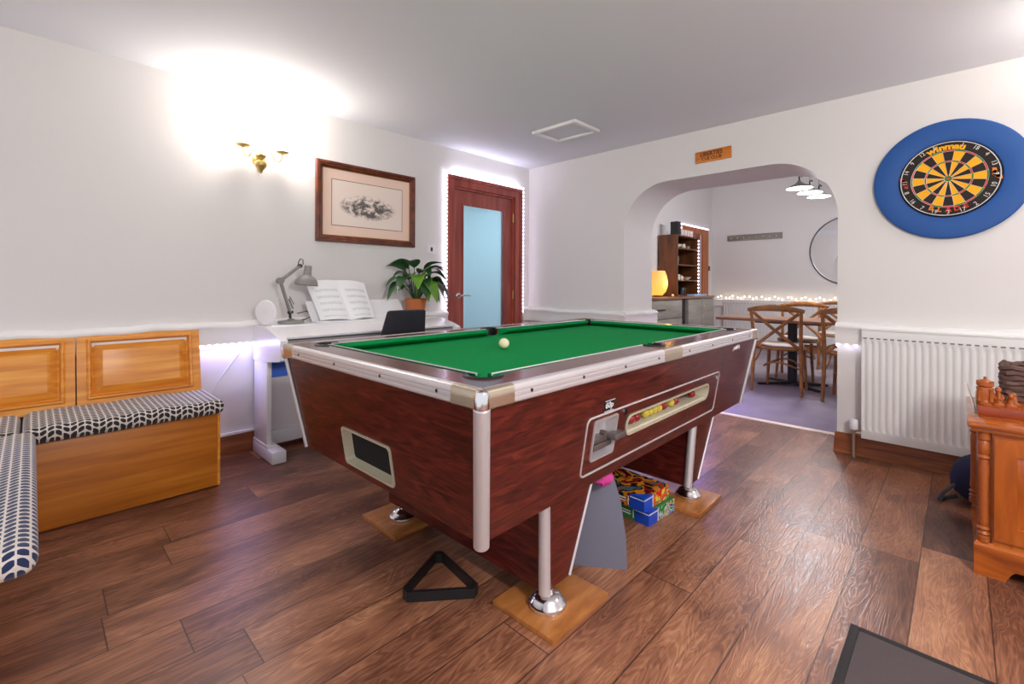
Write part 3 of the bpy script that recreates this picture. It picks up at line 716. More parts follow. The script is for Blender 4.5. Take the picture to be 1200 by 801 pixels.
ball('cue_ball', tw(.80, .70, BZ+.0262), .0258, M['cue_ball'], 'single cream cue ball on the green cloth')
br = .0205; seqb = 'YRRYYYYRYRR'; us = [.885, .945, .993, 1.07, 1.113, 1.156, 1.199, 1.250, 1.330, 1.38, 1.58]
names = {'Y': ['yellow ball at the left end of the ball window', 'left ball of the yellow run in the ball window', 'second ball of the yellow run in the ball window', 'third ball of the yellow run in the ball window', 'right ball of the yellow run in the ball window', 'lone yellow ball right of the run in the ball window'],
         'R': ['red ball right beside the left end yellow in the ball window', 'red ball just left of the yellow run in the ball window', 'red ball just right of the yellow run in the ball window', 'red ball just right of the lone yellow in the ball window', 'red ball at the far right end of the ball window']}
cnt = {'Y': 0, 'R': 0}
for ch, u in zip(seqb, us):
    zb = .5455+br; p = Pfront(u, zb, .042)
    ball('pool_ball', tw(p[0], p[1], p[2]), br, M['yellow_ball'] if ch == 'Y' else M['red_ball'], names[ch][cnt[ch]], 'pool balls in the ball window'); cnt[ch] += 1

# triangle rack on the floor
tri = MB(); A3 = [Vector((.905, 1.43, .02)), Vector((1.135, 1.235, .02)), Vector((1.18, 1.56, .02))]
cpt = sum(A3, Vector())/3; rp = []
for i in range(3):
    a, b = A3[i], A3[(i+1) % 3]
    for f in (.10, .12, .5, .88, .90): rp.append(a.lerp(b, f)-Vector((cpt.x, cpt.y, 0)))
pr = []
for i, p in enumerate(rp): pr.append((p.x, p.y))
ce_ = (0, 0)
inn = [(x*.86, y*.86) for x, y in pr]
tri.prism(pr, .036, [inn])
tag(tri.build('triangle_rack', M['black'], loc=(cpt.x, cpt.y, .0)), 'black plastic triangle rack lying on the floor under the pool table', 'triangle rack')

# grey bag with pink tissue and two jigsaw boxes under the table
bgr = thing('gift_bag', 'grey paper gift bag leaning on the near leg of the pool table', 'bag', (1.625, 1.075, 0), -.96)
bm_ = MB()
# local x along the wide face, y depth
prof_b = [(0., .115, .055), (.12, .112, .045), (.24, .094, .030), (.34, .066, .014), (.36, .058, .008)]
t = bmesh.new(); rings = []
for z, hx, hy in prof_b: rings.append([t.verts.new((x_, y_, z)) for x_, y_ in ((-hx, -hy), (-hx*.2, -hy*1.05), (hx, -hy), (hx, hy), (0, hy*1.05), (-hx, hy))])
for A, B in zip(rings, rings[1:]):
    for i in range(6): j = (i+1) % 6; t.faces.new((A[i], A[j], B[j], B[i]))
t.faces.new(rings[0]); bmesh.ops.recalc_face_normals(t, faces=list(t.faces))
bm_.add(t); bm_.build('bag_body', M['grey_bag'], bgr, sharp=20)
pk = MB(); pk.sphere((0, 0, 0), 1., 14)
for v in pk.bm.verts: v.co = (v.co.x*.052+.004*math.sin(v.co.z*9), v.co.y*.030+.004*math.sin(v.co.x*11), v.co.z*.030+.005*math.sin(v.co.x*13))
tag(pk.build('pink_tissue', M['pink'], loc=(1.60, 1.03, .357)), 'crumpled pink tissue on top of the grey bag', 'tissue')

def puzzle(x, y, z, rot, side_a, side_b, top, label):
    r = thing('puzzle_box', label, 'box', (x, y, z), rot, 'jigsaw boxes stacked under the pool table')
    w, d, h = .238, .34, .064
    mb = MB(); mb.box(0, w, 0, d, 0, h, .002, mi=0)
    for f in mb.bm.faces:
        n = f.normal
        if n.z > .9: f.material_index = 1
        elif n.x < -.9 or n.x > .9: f.material_index = 2
        elif n.y < -.9 or n.y > .9: f.material_index = 3
    mb.build('carton', [M['box_blue'], top, side_b, side_a], r, sharp=0)
    mb = MB(); e = .0012
    mb.prism([(-e, -e), (.075, -e), (-e, .075)], .0012, T=Matrix.Translation((0, 0, h)))
    mb.box(-e, .075, -e, 0, 0, h+e); mb.box(-e, 0, -e, .075, 0, h+e)
    mb.box(.0, .075, -e*2, -e, h-.012, h-.008, mi=1); mb.box(-e*2, -e, 0, .075, h-.012, h-.008, mi=1); mb.box(.078, .082, -e, 0, .004, h-.004, mi=1)
    mb.box(-e, 0, .082, .086, .012, h-.012, mi=1)
    mb.box(-e, 0, .10, .17, .034, .040, mi=1); mb.box(-e, 0, .10, .15, .022, .027, mi=1)
    mb.build('blue_corner', [M['box_blue'], M['box_white']], r, sharp=0)
    return r
puzzle(2.008, 1.045, 0, -.07, M['art_green'], M['box_green'], M['box_green'], 'green and blue jigsaw box at the bottom of the stack under the pool table')
puzzle(1.992, 1.062, .0655, -.05, M['art_red'], M['art_top'], M['art_top'], 'red and yellow jigsaw box on top of the stack under the pool table')

# ------------------------------------------------------------------ benches
bx = thing('bench', 'long oak corner bench with raised panel back along the left wall', 'bench', (.1, 3.2, 0)); ob = (-.1, -3.2, 0)
MB().box(-.80, .731, 2.978, 3.434, .006, .405, .002).build('seat_box', M['oak_box'], bx, loc=ob)
MB().box(.722, .735, 2.974, 2.981, .006, .405).build('corner_bead', M['oak'], bx, loc=ob)
def bpanel(x0, x1):
    w, h = x1-x0, .405; mb = MB()
    fr = .055
    mb.prism([(0, 0), (w, 0), (w, h), (0, h)], .022, [[(fr, fr), (fr, h-fr), (w-fr, h-fr), (w-fr, fr)]])
    # moulding lip and raised field
    def ring(a, za, b, zb):
        t = bmesh.new(); A = [t.verts.new((x_, y_, za)) for x_, y_ in ((a, a), (w-a, a), (w-a, h-a), (a, h-a))]; B = [t.verts.new((x_, y_, zb)) for x_, y_ in ((b, b), (w-b, b), (w-b, h-b), (b, h-b))]
        for i in range(4): j = (i+1) % 4; t.faces.new((A[i], A[j], B[j], B[i]))
        bmesh.ops.recalc_face_normals(t, faces=list(t.faces)); mb.add(t); return B
    ring(fr-.018, .0225, fr-.010, .032); ring(fr-.010, .032, fr-.002, .031); ring(fr-.002, .031, fr+.006, .006); ring(fr+.006, .006, fr+.012, .003); ring(fr+.012, .003, fr+.050, .021)
    b = fr+.050; mb.prism([(b, b), (w-b, b), (w-b, h-b), (b, h-b)], .010, T=Matrix.Translation((0, 0, .0112)))
    T = Matrix.Translation((x0, 3.352, .462)) @ Matrix.Rotation(PI/2-.20, 4, 'X')
    return mb, T
for x0, x1 in ((.167, .722), (-.392, .161), (-.95, -.398)):
    mb, T = bpanel(x0, x1); mb.bm.transform(Matrix.Translation(ob) @ T); mb.build('back_panel', M['oak'], bx, sharp=30)
b2 = thing('bench', 'second corner bench running from the left wall towards the camera', 'bench', (-.4, 2.35, 0)); ob2 = (.4, -2.35, 0)
MB().box(-.85, -.16, 1.80, 2.97, .006, .405, .002).build('seat_box', M['oak_box'], b2, loc=ob2)
def cushion_pad(x0, x1, y0, y1, z0, z1, r=.034):
    mb = MB(); t = bmesh.new(); bmesh.ops.create_cube(t, size=1.)
    for v in t.verts: v.co = ((x0+x1)/2+v.co.x*(x1-x0), (y0+y1)/2+v.co.y*(y1-y0), (z0+z1)/2+v.co.z*(z1-z0))
    bmesh.ops.subdivide_edges(t, edges=[e for e in t.edges if abs(e.verts[0].co.x-e.verts[1].co.x) > .1], cuts=14)
    bmesh.ops.bevel(t, geom=[e for e in t.edges if len(e.link_faces) == 2 and e.link_faces[0].normal.dot(e.link_faces[1].normal) < .5], offset=r, segments=5, affect='EDGES', profile=.5)
    for v in t.verts: v.co.z += .003*math.sin(v.co.x*17.)*(1 if v.co.z > (z0+z1)/2 else .3)
    return mb.add(t)
tag(cushion_pad(-.03, .752, 2.937, 3.37, .407, .484).build('bench_cushion', M['pattern']), 'black and cream leaf print seat cushion on the long bench by the wall', 'cushion')
tag(cushion_pad(-.75, .014, 1.635, 2.93, .407, .484).build('bench_cushion', M['pattern']), 'navy and cream leaf print seat cushion nearest the camera at left', 'cushion')
tag(cushion_pad(-.75, -.035, 2.935, 3.37, .407, .483).build('bench_cushion', M['pattern']), 'leaf print cushion filling the corner where the two benches meet', 'cushion')

# ------------------------------------------------------------------ piano
PX0, PX1 = 1.040, 2.44
pn = thing('digital_piano', 'white upright digital piano with closed lid against the left wall', 'piano', ((PX0+PX1)/2, 3.2, 0)); op = (-(PX0+PX1)/2, -3.2, 0)
cheek = [(3.43, .62), (3.43, .846), (3.26, .850), (3.19, .846), (3.03, .812), (2.955, .79), (2.942, .78), (2.942, .664), (2.955, .655), (3.15, .632)]
for xa in (PX0, PX1-.045):
    mb = MB(); mb.prism(cheek, .045, T=basis((0, 1, 0), (0, 0, 1), (1, 0, 0), (xa, 0, 0))); mb.build('side_cheek', M['white'], pn, loc=op)
    mb = MB(); mb.box(xa+.004, xa+.034, 3.180, 3.425, .095, .64, .004); mb.build('leg', M['white'], pn, loc=op)
    mb = MB(); mb.box(xa-.004, xa+.085, 3.060, 3.432, .0, .080, .012); mb.box(xa, xa+.06, 3.16, 3.43, .07, .098, .004); mb.build('foot', M['white'], pn, loc=op)
MB().box(PX0+.04, PX1-.04, 3.215, 3.43, .80, .856, .004).build('top_board', M['white'], pn, loc=op)
lid = MB(); lid.prism([(3.215, .846), (3.215, .836), (3.08, .812), (2.985, .786), (2.985, .798), (3.08, .824)], PX1-PX0-.088, T=basis((0, 1, 0), (0, 0, 1), (1, 0, 0), (PX0+.044, 0, 0)))
lid.build('key_lid', M['white'], pn, loc=op)
MB().box(PX0+.04, PX1-.04, 2.985, 3.43, .672, .735, .004).box(PX0+.04, PX1-.04, 3.03, 3.43, .735, .79).build('key_bed', M['white'], pn, loc=op)
MB().box(PX0+.044, PX1-.044, 2.99, 3.03, .738, .776).build('lid_gap', plain('piano_gap_grey', srgb(150, 146, 146), .6), pn, loc=op)
mp = MB().box(PX0+.04, PX1-.04, 3.375, 3.395, .095, .487, .002).box(PX0+.04, PX1-.04, 3.345, 3.40, .04, .13, .006); mp.build('lower_panel', M['white'], pn, loc=op)
tag(MB().box(PX0+.04, PX1-.04, 3.396, 3.406, .46, .675).build('led_glow_panel', M['led_glow_paint'], pn, loc=op), 'panel painted blue for the LED glow under the keyboard')  # blue paint stands in for LED light glowing in the gap
ms = MB(); T = Matrix.Translation((0, 3.315, .857)) @ Matrix.Rotation(PI/2-.22, 4, 'X')
ms.prism([(1.385, 0), (2.165, 0), (2.10, .150), (1.345, .150)], .010, T=T); ms.build('music_rest', M['white'], pn, loc=op)
MB().box(1.40, 2.15, 3.27, 3.315, .855, .864, .003).build('rest_ledge', M['white'], pn, loc=op)
# open music book
bk = thing('music_book', 'open book of sheet music propped on the piano music rest', 'book', (1.62, 3.29, .866))
def page(side):
    def fn(u, v):
        if side < 0:
            bl, br_, tl, tr = Vector((-.185, -.005, 0)), Vector((.045, -.020, -.004)), Vector((-.262, .075, .272)), Vector((-.047, .060, .290))
        else:
            bl, br_, tl, tr = Vector((.045, -.020, -.004)), Vector((.238, -.006, .0)), Vector((-.047, .060, .290)), Vector((.192, .075, .270))
        p = bl.lerp(br_, u).lerp(tl.lerp(tr, u), v)
        w = u if side > 0 else 1-u
        p.y -= .020*math.sin(PI*min(1, w*1.1))*(1-.3*v); p.z += .010*math.sin(PI*w)
        return p
    return fn
def book_uv(mb, side):
    ul = mb.bm.loops.layers.uv.active
    for f in mb.bm.faces:
        for lp in f.loops: lp[ul].uv = (lp[ul].uv[0]*.5+(0 if side < 0 else .5), lp[ul].uv[1])
for s_ in (-1, 1):
    mb = MB(); mb.grid(page(s_), 14, 10, uv=True); book_uv(mb, s_); mb.build('page', M['sheet'], bk, sharp=60)
cv = MB()
for s_ in (-1, 1):
    f = page(s_); cv.grid(lambda u, v, f=f: f(u, v)+Vector((0, .009, 0)), 8, 4, thick=.006)
cv.build('page_block', M['box_white'], bk)
# desk lamp
lampo = thing('desk_lamp', 'grey anglepoise desk lamp standing on the white piano', 'lamp', (1.24, 3.31, .857))
MB().lathe([(0, 0), (.082, 0), (.085, .006), (.082, .018), (.030, .024), (.014, .034), (0, .036)], 28).build('base', M['grey_metal'], lampo)
J0, J1, J2 = Vector((-.005, 0, .036)), Vector((-.072, .0, .292)), Vector((.052, -.015, .395))
st_ = MB().cyl(J0, (-.008, 0, .085), .009).cyl((-.022, 0, .075), (.012, 0, .078), .010); st_.build('stem', M['dark_metal'], lampo)
am = MB()
for dy in (-.012, .012):
    am.cyl((-.006, dy, .075), (J1.x, dy, J1.z), .0075, seg=8)
am.cyl((.012, 0, .10), (-.014, 0, .17), .0065, seg=8); am.cyl((.020, .0, .13), (-.01, 0, .185), .004, seg=8); am.build('lower_arm', M['grey_metal'], lampo)
MB().cyl((J1.x, -.02, J1.z), (J1.x, .02, J1.z), .022, seg=18).build('elbow', M['grey_metal'], lampo)
am = MB()
for dy in (-.012, .012): am.cyl((J1.x, dy, J1.z), (J2.x, dy-.01, J2.z), .0088, seg=8)
am.build('upper_arm', M['grey_metal'], lampo)
hk = MB(); hk.tube([(.045, -.015, .375), (.042, -.015, .42), (.055, -.015, .445), (.072, -.015, .440), (.074, -.015, .405)], .0032, 6); hk.cyl((.052, -.028, .395), (.052, 0, .395), .014); hk.build('spring_hook', M['dark_metal'], lampo)
hdm = MB(); hdm.lathe([(.024, .135), (.026, .090), (.030, .070), (.052, .058), (.070, .032), (.077, 0), (.074, 0), (.066, .030), (.048, .052), (.020, .060)], 28, Matrix.Translation((.090, -.03, .262)) @ Matrix.Rotation(.10, 4, 'Y')); hdm.lathe([(0, .136), (.024, .136)], 24, Matrix.Translation((.090, -.03, .262)) @ Matrix.Rotation(.10, 4, 'Y'))
hdm.build('lamp_shade', M['grey_metal'], lampo)
MB().tube([(.06, .03, .012), (.13, .07, .02), (.18, .06, .045), (.14, .095, .075), (.08, .10, .06)], .0035, 6).build('flex', M['dark_metal'], lampo)
# white round speaker
ds = thing('round_speaker', 'white round smart speaker disc standing at the left end of the piano', 'speaker', (1.082, 3.31, .857))
Tn = Matrix.Translation((0, 0, .084)) @ Matrix.Rotation(PI/2, 4, 'X') @ Matrix.Rotation(-.35, 4, 'Y')
Tn = Matrix.Rotation(-.62, 4, 'Z') @ Tn
MB().lathe([(0, -.018), (.050, -.018), (.072, -.008), (.079, .004), (.074, .013), (.060, .016), (0, .017)], 36, Tn).build('disc', M['white'], ds)
MB().lathe([(.010, .0185), (.012, .0195), (.014, .0185)], 20, Tn).build('button', M['white_metal'], ds)
MB().box(-.03, .03, -.022, .03, 0, .012, .004).build('stand', M['white'], ds)
# peace lily
plx, ply = 2.25, 3.30
pl = thing('potted_plant', 'leafy green peace lily in an orange pot on the piano beside the door', 'plant', (plx, ply, .857))
MB().lathe([(0, 0), (.062, 0), (.070, .03), (.084, .12), (.092, .135), (.092, .152), (.084, .152), (.080, .14), (0, .138)], 28).build('pot', M['terracotta'], pl)
MB().lathe([(0, .146), (.081, .14)], 20).build('soil', M['soil'], pl)
def leaf_mesh(base, az, reach, rise, droop, ln, wd, mat, tw_=0.):
    d = Vector((math.cos(az), math.sin(az), 0)); sd = Vector((-math.sin(az), math.cos(az), 0)); up = Vector((0, 0, 1)); B = Vector(base)
    stem_end = B+d*reach*.55+up*rise
    tip = stem_end+d*(ln*.8)+up*(-droop)
    ctrl = stem_end+d*(ln*.4)+up*(ln*.30)
    def cur(t): return stem_end.lerp(ctrl, t).lerp(ctrl.lerp(tip, t), t)
    mb = MB(); s2 = (sd*math.cos(tw_)+up*math.sin(tw_))
    def fn(u, v):
        p = cur(u); w = wd*math.sin(PI*min(1., u**.75))**.85*(v-.5)*2*.5
        return p+s2*w+up*abs(v-.5)*2*.30*abs(w)
    mb.grid(fn, 12, 6)
    mb.tube([B, B.lerp(stem_end, .5)+up*rise*.10, stem_end, cur(.15)], [.004, .0035, .003, .002], 6)
    mb.build('leaf', mat, pl, sharp=0)
lv = [(PI*1.0, .16, .20, .06, .20, .070, 0), (PI*1.04, .22, .16, .13, .17, .075, 0), (PI*.93, .12, .30, -.04, .19, .080, .3), (PI*1.25, .10, .34, -.05, .20, .085, 0), (PI*1.75, .10, .30, -.03, .18, .075, 0),
      (PI*0.02, .20, .20, .10, .20, .085, 0), (-.25, .22, .17, .15, .18, .090, .2), (.15, .24, .22, .16, .20, .080, 0), (-.5, .16, .15, .17, .17, .090, 0), (PI*1.45, .08, .19, .16, .19, .110, 1), (PI*1.60, .12, .15, .14, .17, .095, 0),
      (PI*1.33, .10, .24, .10, .20, .095, 1), (PI*.5, .05, .26, .04, .14, .080, 0), (PI*.72, .10, .27, .03, .14, .080, 0), (-.15, .08, .31, .0, .22, .07, 0), (PI*1.12, .13, .13, .02, .13, .055, 0), (PI*1.5, .04, .28, .02, .18, .085, 0), (.4, .10, .25, .06, .15, .075, 0),
      (PI*1.42, .11, .20, .14, .18, .095, 0), (PI*1.52, .15, .16, .15, .19, .10, 1), (PI*1.85, .16, .20, .12, .19, .09, 0), (-.35, .14, .26, .06, .20, .085, 0), (PI*1.15, .18, .21, .10, .20, .08, 0), (PI*.97, .08, .33, -.03, .20, .085, .4), (PI*1.68, .09, .33, -.05, .18, .085, 0), (0.05, .13, .30, .02, .21, .08, .2)]
for i, (az, rc, ri, drp, ln, wd, k) in enumerate(lv):
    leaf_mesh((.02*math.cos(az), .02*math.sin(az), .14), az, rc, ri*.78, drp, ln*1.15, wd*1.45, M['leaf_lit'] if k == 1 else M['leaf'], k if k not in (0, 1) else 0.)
# black leather chair at the piano
ch = thing('leather_chair', 'black leather dining chair tucked between the pool table and the piano', 'chair', (1.70, 2.79, 0), -.02)
t = MB(); t.hexa([(-.27, -.155, .42), (.165, -.155, .42), (.165, -.115, .42), (-.27, -.115, .42)], [(-.138, -.225, .962), (.136, -.225, .962), (.136, -.185, .962), (-.138, -.185, .962)], .014); t.build('backrest', M['leather'], ch)
MB().box(-.17, .17, -.16, .20, .40, .46, .02).build('seat', M['leather'], ch)
for sx in (-1, 1):
    for sy in (-1, 1): MB().cyl((sx*.145, .14*sy+.02, .40), (sx*.155, .16*sy+.02, 0), .018, .013, 10).build('leg', M['iron'], ch)

# ------------------------------------------------------------------ things on the left wall
# framed engraving
pf = thing('framed_picture', 'old engraving in a dark wooden frame hung on the left wall', 'picture', (1.895, YL, 1.755))
pw, ph = .866, .615
def mitre(mb, w, h, fw, prof):
    """prof: list of (inward distance, height)"""
    t = bmesh.new(); R_ = []
    for d, z in prof: R_.append([t.verts.new((x_, y_, z)) for x_, y_ in ((-w/2+d, -h/2+d), (w/2-d, -h/2+d), (w/2-d, h/2-d), (-w/2+d, h/2-d))])
    for A, B in zip(R_, R_[1:]):
        for i in range(4): j = (i+1) % 4; t.faces.new((A[i], A[j], B[j], B[i]))
    bmesh.ops.recalc_face_normals(t, faces=list(t.faces)); return t
PT = basis((1, 0, 0), (0, 0, 1), (0, -1, 0))
mb = MB(); mb.add(mitre(mb, pw, ph, .05, [(0, .001), (0, .022), (.004, .030), (.020, .034), (.028, .026), (.036, .028), (.048, .018), (.050, .010)]), PT); mb.build('frame', M['frame'], pf, sharp=25)
mb = MB(); mb.add(mitre(mb, pw-.098, ph-.098, .01, [(0, .012), (.003, .014), (.007, .010)]), PT); mb.build('gilt_slip', M['gilt'], pf)
mb = MB(); mb.box(-pw/2+.045, pw/2-.045, -ph/2+.045, ph/2-.045, .002, .009, T=PT); mt_ = mb.build('mount', M['paper_mat'], pf, sharp=0)
mb = MB(); qx, qz = .306, .172
mb.add(mitre(mb, 2*qx+.012, 2*qz+.012, .004, [(0, .0092), (.001, .0097), (.004, .0097)]), PT); mb.build('border_line', M['thin_line'], mt_, sharp=0)
mb = MB(); mb.grid(lambda u, v: (-qx+2*qx*u, -qz+2*qz*v, .0098), 1, 1, uv=True, T=PT); mb.build('print', M['engraving'], mt_, sharp=0)
# light switch
sw = thing('light_switch', 'white square light switch between the picture and the door', 'switch', (2.515, YL, 1.445))
MB().box(-.043, .043, -.043, .043, 0, .010, .003, T=PT).build('plate', M['white'], sw)
tag(MB().box(-.010, .010, -.018, .018, .009, .014, .002, T=PT).build('rocker', M['dark_metal'], sw), 'dark rocker')
# wall sconces
def sconce(loc, rot, label):
    r = thing('wall_sconce', label, 'wall light', loc, rot)
    # local: -y out from the wall, x along it
    mb = MB(); mb.lathe([(0, 0), (.045, 0), (.042, .008), (.020, .016), (.014, .024), (0, .026)], 24, PT); mb.lathe([(.0, -.09), (.010, -.085), (.014, -.070), (.034, -.045), (.040, -.030), (.036, -.014), (.018, -.004), (.014, .004), (.028, .014), (.038, .028), (.034, .044), (.016, .056), (.008, .066), (0, .07)], 24, Matrix.Translation((0, -.045, -.01)))
    mb.build('body', M['brass'], r)
    for sx in (-1, 1):
        pts = [(0, -.05, .02), (sx*.030, -.062, .065), (sx*.055, -.072, .045), (sx*.080, -.080, -.005), (sx*.108, -.088, -.010), (sx*.122, -.092, .020), (sx*.122, -.092, .046)]
        a = MB().tube(pts, .0058, 8).build('arm', M['brass'], r)
        MB().lathe([(0, -.006), (.034, .002), (.046, .012), (.044, .015), (.012, .010), (.011, .030), (0, .030)], 20, Matrix.Translation((sx*.122, -.092, .046))).build('drip_pan', M['brass'], a)
        b = MB().lathe([(.008, .0), (.010, .010), (.0125, .030), (.010, .052), (.004, .070), (0, .074)], 16, Matrix.Translation((sx*.122, -.092, .076))).build('candle_bulb', M['bulb'], a)
    return r
sconce((1.075, YL, 1.975), 0, 'brass two arm wall light glowing beside the framed picture')

# ------------------------------------------------------------------ dart board
SX = XR-.0005
sur = thing('dartboard_surround', 'blue foam ring surround around the dartboard on the right wall', 'dartboard surround', (SX, .055, 1.772))
WX = WALLX(0)
mb = MB(); rp_ = [(.226, .0), (.352, .0), (.355, .006), (.355, .022), (.350, .028), (.342, .030), (.236, .030), (.229, .027), (.226, .020), (.226, .0)]
mb.lathe(rp_, 72, WX); mb.build('ring', M['db_blue'], sur, sharp=30)
dbo = thing('dartboard', 'round black and yellow dartboard inside the blue surround', 'dartboard', (SX, .055, 1.772))
mb = MB(); mb.lathe([(0, .0), (.2245, .0), (.2255, .006), (.2255, .034), (.222, .038), (0, .038)], 72, WX); mb.build('board', M['db_black'], dbo, sharp=30)
order = [20, 1, 18, 4, 13, 6, 10, 15, 2, 17, 3, 19, 7, 16, 8, 11, 14, 9, 12, 5]
mb = MB(); zf = .0388
def sector(r0, r1, a0, a1, mi, n=4):
    t = bmesh.new(); A = []; B = []
    for i in range(n+1):
        a = lerp(a0, a1, i/n); A.append(t.verts.new((r0*math.sin(a), r0*math.cos(a), zf))); B.append(t.verts.new((r1*math.sin(a), r1*math.cos(a), zf)))
    for i in range(n): t.faces.new((A[i], B[i], B[i+1], A[i+1]))
    bmesh.ops.recalc_face_normals(t, faces=list(t.faces)); mb.add(t, WX, mi)
for k in range(20):
    a0, a1 = math.radians(18*k-9), math.radians(18*k+9); dark = k % 2 == 0
    for r0, r1, mi in ((.017, .099, 0 if dark else 1), (.099, .107, 2 if dark else 3), (.107, .162, 0 if dark else 1), (.162, .170, 2 if dark else 3)): sector(r0, r1, a0, a1, mi)
    sector(.0066, .017, a0, a1, 3, 2); sector(.0008, .0066, a0, a1, 2, 2)
mb.build('scoring_face', [M['db_black'], M['db_yellow'], M['db_red'], M['db_green']], dbo, sharp=0)
mb = MB()
for r in (.017, .099, .107, .162, .170): mb.tube([(r*math.cos(2*PI*i/60), r*math.sin(2*PI*i/60), .0395) for i in range(60)], .0007, 5, True, T=WX)
for k in range(20):
    a = math.radians(18*k+9); mb.tube([(.017*math.sin(a), .017*math.cos(a), .0395), (.170*math.sin(a), .170*math.cos(a), .0395)], .0007, 5, T=WX)
mb.build('wire_spider', M['alu'], dbo)
mb = MB(); mb.tube([(.2175*math.cos(2*PI*i/72), .2175*math.sin(2*PI*i/72), .041) for i in range(72)], .0024, 6, True, T=WX)
for k, n_ in enumerate(order):
    a = math.radians(18*k)
    if n_ in (20,): continue
    T = WX @ Matrix.Translation((.200*math.sin(a), .200*math.cos(a), .0405)) @ Matrix.Rotation(-a if abs(k-10) > 5 else -a+PI, 4, 'Z')
    mb.text(str(n_), .032, T, .0008, 0, .9)
mb.build('number_ring', M['db_num'], dbo)
mb = MB(); wd_ = 'winmau'; off_ = [-1.0, -.74, -.52, -.20, .22, .56]; angs = [-25, -16.8, -10.2, -.2, 9.6, 17.2]
for chx, aa in zip(wd_, angs):
    a = math.radians(aa+1.5); T = WX @ Matrix.Translation((.190*math.sin(a), .190*math.cos(a), .0398)) @ Matrix.Rotation(-a, 4, 'Z')
    mb.text(chx, .048, T, .0006, 0, 1.16, .0022)
tag(mb.build('maker_lettering', M['db_yellow'], dbo), 'yellow printed lettering'); mb = MB()
for chx, aa in zip('BLADE', (208, 196, 184, 172, 160)):
    a = math.radians(aa-4); T = WX @ Matrix.Translation((.186*math.sin(a), .186*math.cos(a), .0398)) @ Matrix.Rotation(-a+PI, 4, 'Z')
    mb.text(chx, .034, T, .0006, 0 if chx in 'BL' else 1, 1.2, .0012)
mb.build('range_lettering', [M['db_orange'], M['db_red']], dbo)
for ang, mi in ((90, 'db_orange'), (270, 'db_red')):
    mb = MB()        # little dart emblems at the sides
    a = math.radians(ang); T = WX @ Matrix.Translation((.199*math.sin(a), .199*math.cos(a), .0398)) @ Matrix.Rotation(-a, 4, 'Z')
    for yy in (-.018, 0, .018):
        mb.prism([(-.018, -.006), (.016, -.008), (.020, 0), (.012, .007), (-.014, .006)], .0008, T=T @ Matrix.Translation((yy*.7, yy*.3, 0)) @ Matrix.Rotation(.5+yy*20, 4, 'Z') @ Matrix.Diagonal((1.35, 1.35, 1, 1)))
    mb.build('emblem', M[mi], dbo)

# ------------------------------------------------------------------ sign above the arch
sg = thing('wooden_sign', 'small wooden sign with two burnt text lines above the arch', 'sign', (XR, 1.446, 2.184))
ST = WX @ Matrix.Rotation(.015, 4, 'Z')
MB().box(-.142, .142, -.047, .047, .001, .014, .003, T=ST).build('plaque', M['sign'], sg)
tx = MB(); tx.text('LIBERTIES', .046, ST @ Matrix.Translation((-.012, .017, .0145)), .0006, 0, .92, .0008); tx.text('CUE CLUB', .036, ST @ Matrix.Translation((-.01, -.020, .0145)), .0006, 0, .95, .0006)
tag(tx.build('lettering', M['burnt'], sg), 'dark burnt lettering')

# ------------------------------------------------------------------ radiators
def radiator(name, label, x, y0, y1, z0, z1, pitch, steps, group=None):
    r = thing(name, label, 'radiator', (x, (y0+y1)/2, 0)); o = (-x, -(y0+y1)/2, 0)
    xf = x-.085; n = max(4, int((y1-y0)/pitch))
    mb = MB(); zs = [z0, z0+.035, z0+.055, z0+.065, z0+.085]+[lerp(z0+.085, z1-.105, i/6) for i in range(1, 6)]+[z1-.105, z1-.085, z1-.075, z1-.055, z1-.02, z1]
    def prof(u):
        f = (u*n) % 1.
        return .5*(1-math.cos(2*PI*f))
    nu = n*steps
    def fn(u, v):
        j = v*(len(zs)-1); k = min(len(zs)-2, int(j)); z = lerp(zs[k], zs[k+1], j-k)
        inner = z0+.062 < z < z1-.082
        d = 0.
        if inner: d = .007*prof(u)**2
        if z < z0+.01 or z > z1-.01: d = .004
        return (xf+d, y0+(y1-y0)*u, z)
    mb.grid(fn, nu, len(zs)-1); mb.build('front_panel', M['white_metal'], r, loc=o, sharp=50)
    mb = MB(); mb.box(xf+.012, x-.02, y0+.004, y1-.004, z0+.01, z1-.012).build('core', M['white_metal'], r, loc=o)
    mb = MB(); mb.box(xf, x-.018, y1-.003, y1+.002, z0, z1, .002); mb.box(xf, x-.018, y0-.002, y0+.003, z0, z1, .002); mb.build('side_panel', M['white_metal'], r, loc=o)
    mb = MB(); mb.box(xf-.002, x-.018, y0, y1, z1-.012, z1+.003, .003); mb.build('top_grille', M['white_metal'], r, loc=o)
    mb = MB()
    for i in range(n): yc = lerp(y0, y1, (i+.5)/n); mb.box(xf-.0006, xf+.001, yc-.010, yc+.010, z1-.064, z1-.056)
    tag(mb.build('slot_shade_row', M['shadow'], r, loc=o, sharp=0), 'row of grey dashes painted as slot shade')  # flat grey bars paint the shade of the slots
    mb = MB()
    for i in range(n): yc = lerp(y0, y1, (i+.5)/n); mb.box(xf-.0012, xf+.001, yc-.010, yc+.010, z0+.047, z0+.057)
    mb.build('dimple_row', M['white'], r, loc=o, sharp=0)
    return r, o
rad, ro_ = radiator('radiator', 'large white ribbed radiator on the right wall below the dartboard', XR, -1.25, .462, .140, .852, .0338, 8)
vm = MB(); vm.lathe([(0, 0), (.022, 0), (.024, .006), (.024, .056), (.020, .064), (0, .065)], 20, Matrix.Translation((XR-.062, .505, .185))); vl = vm.build('valve_cap', M['white'], rad, loc=ro_)
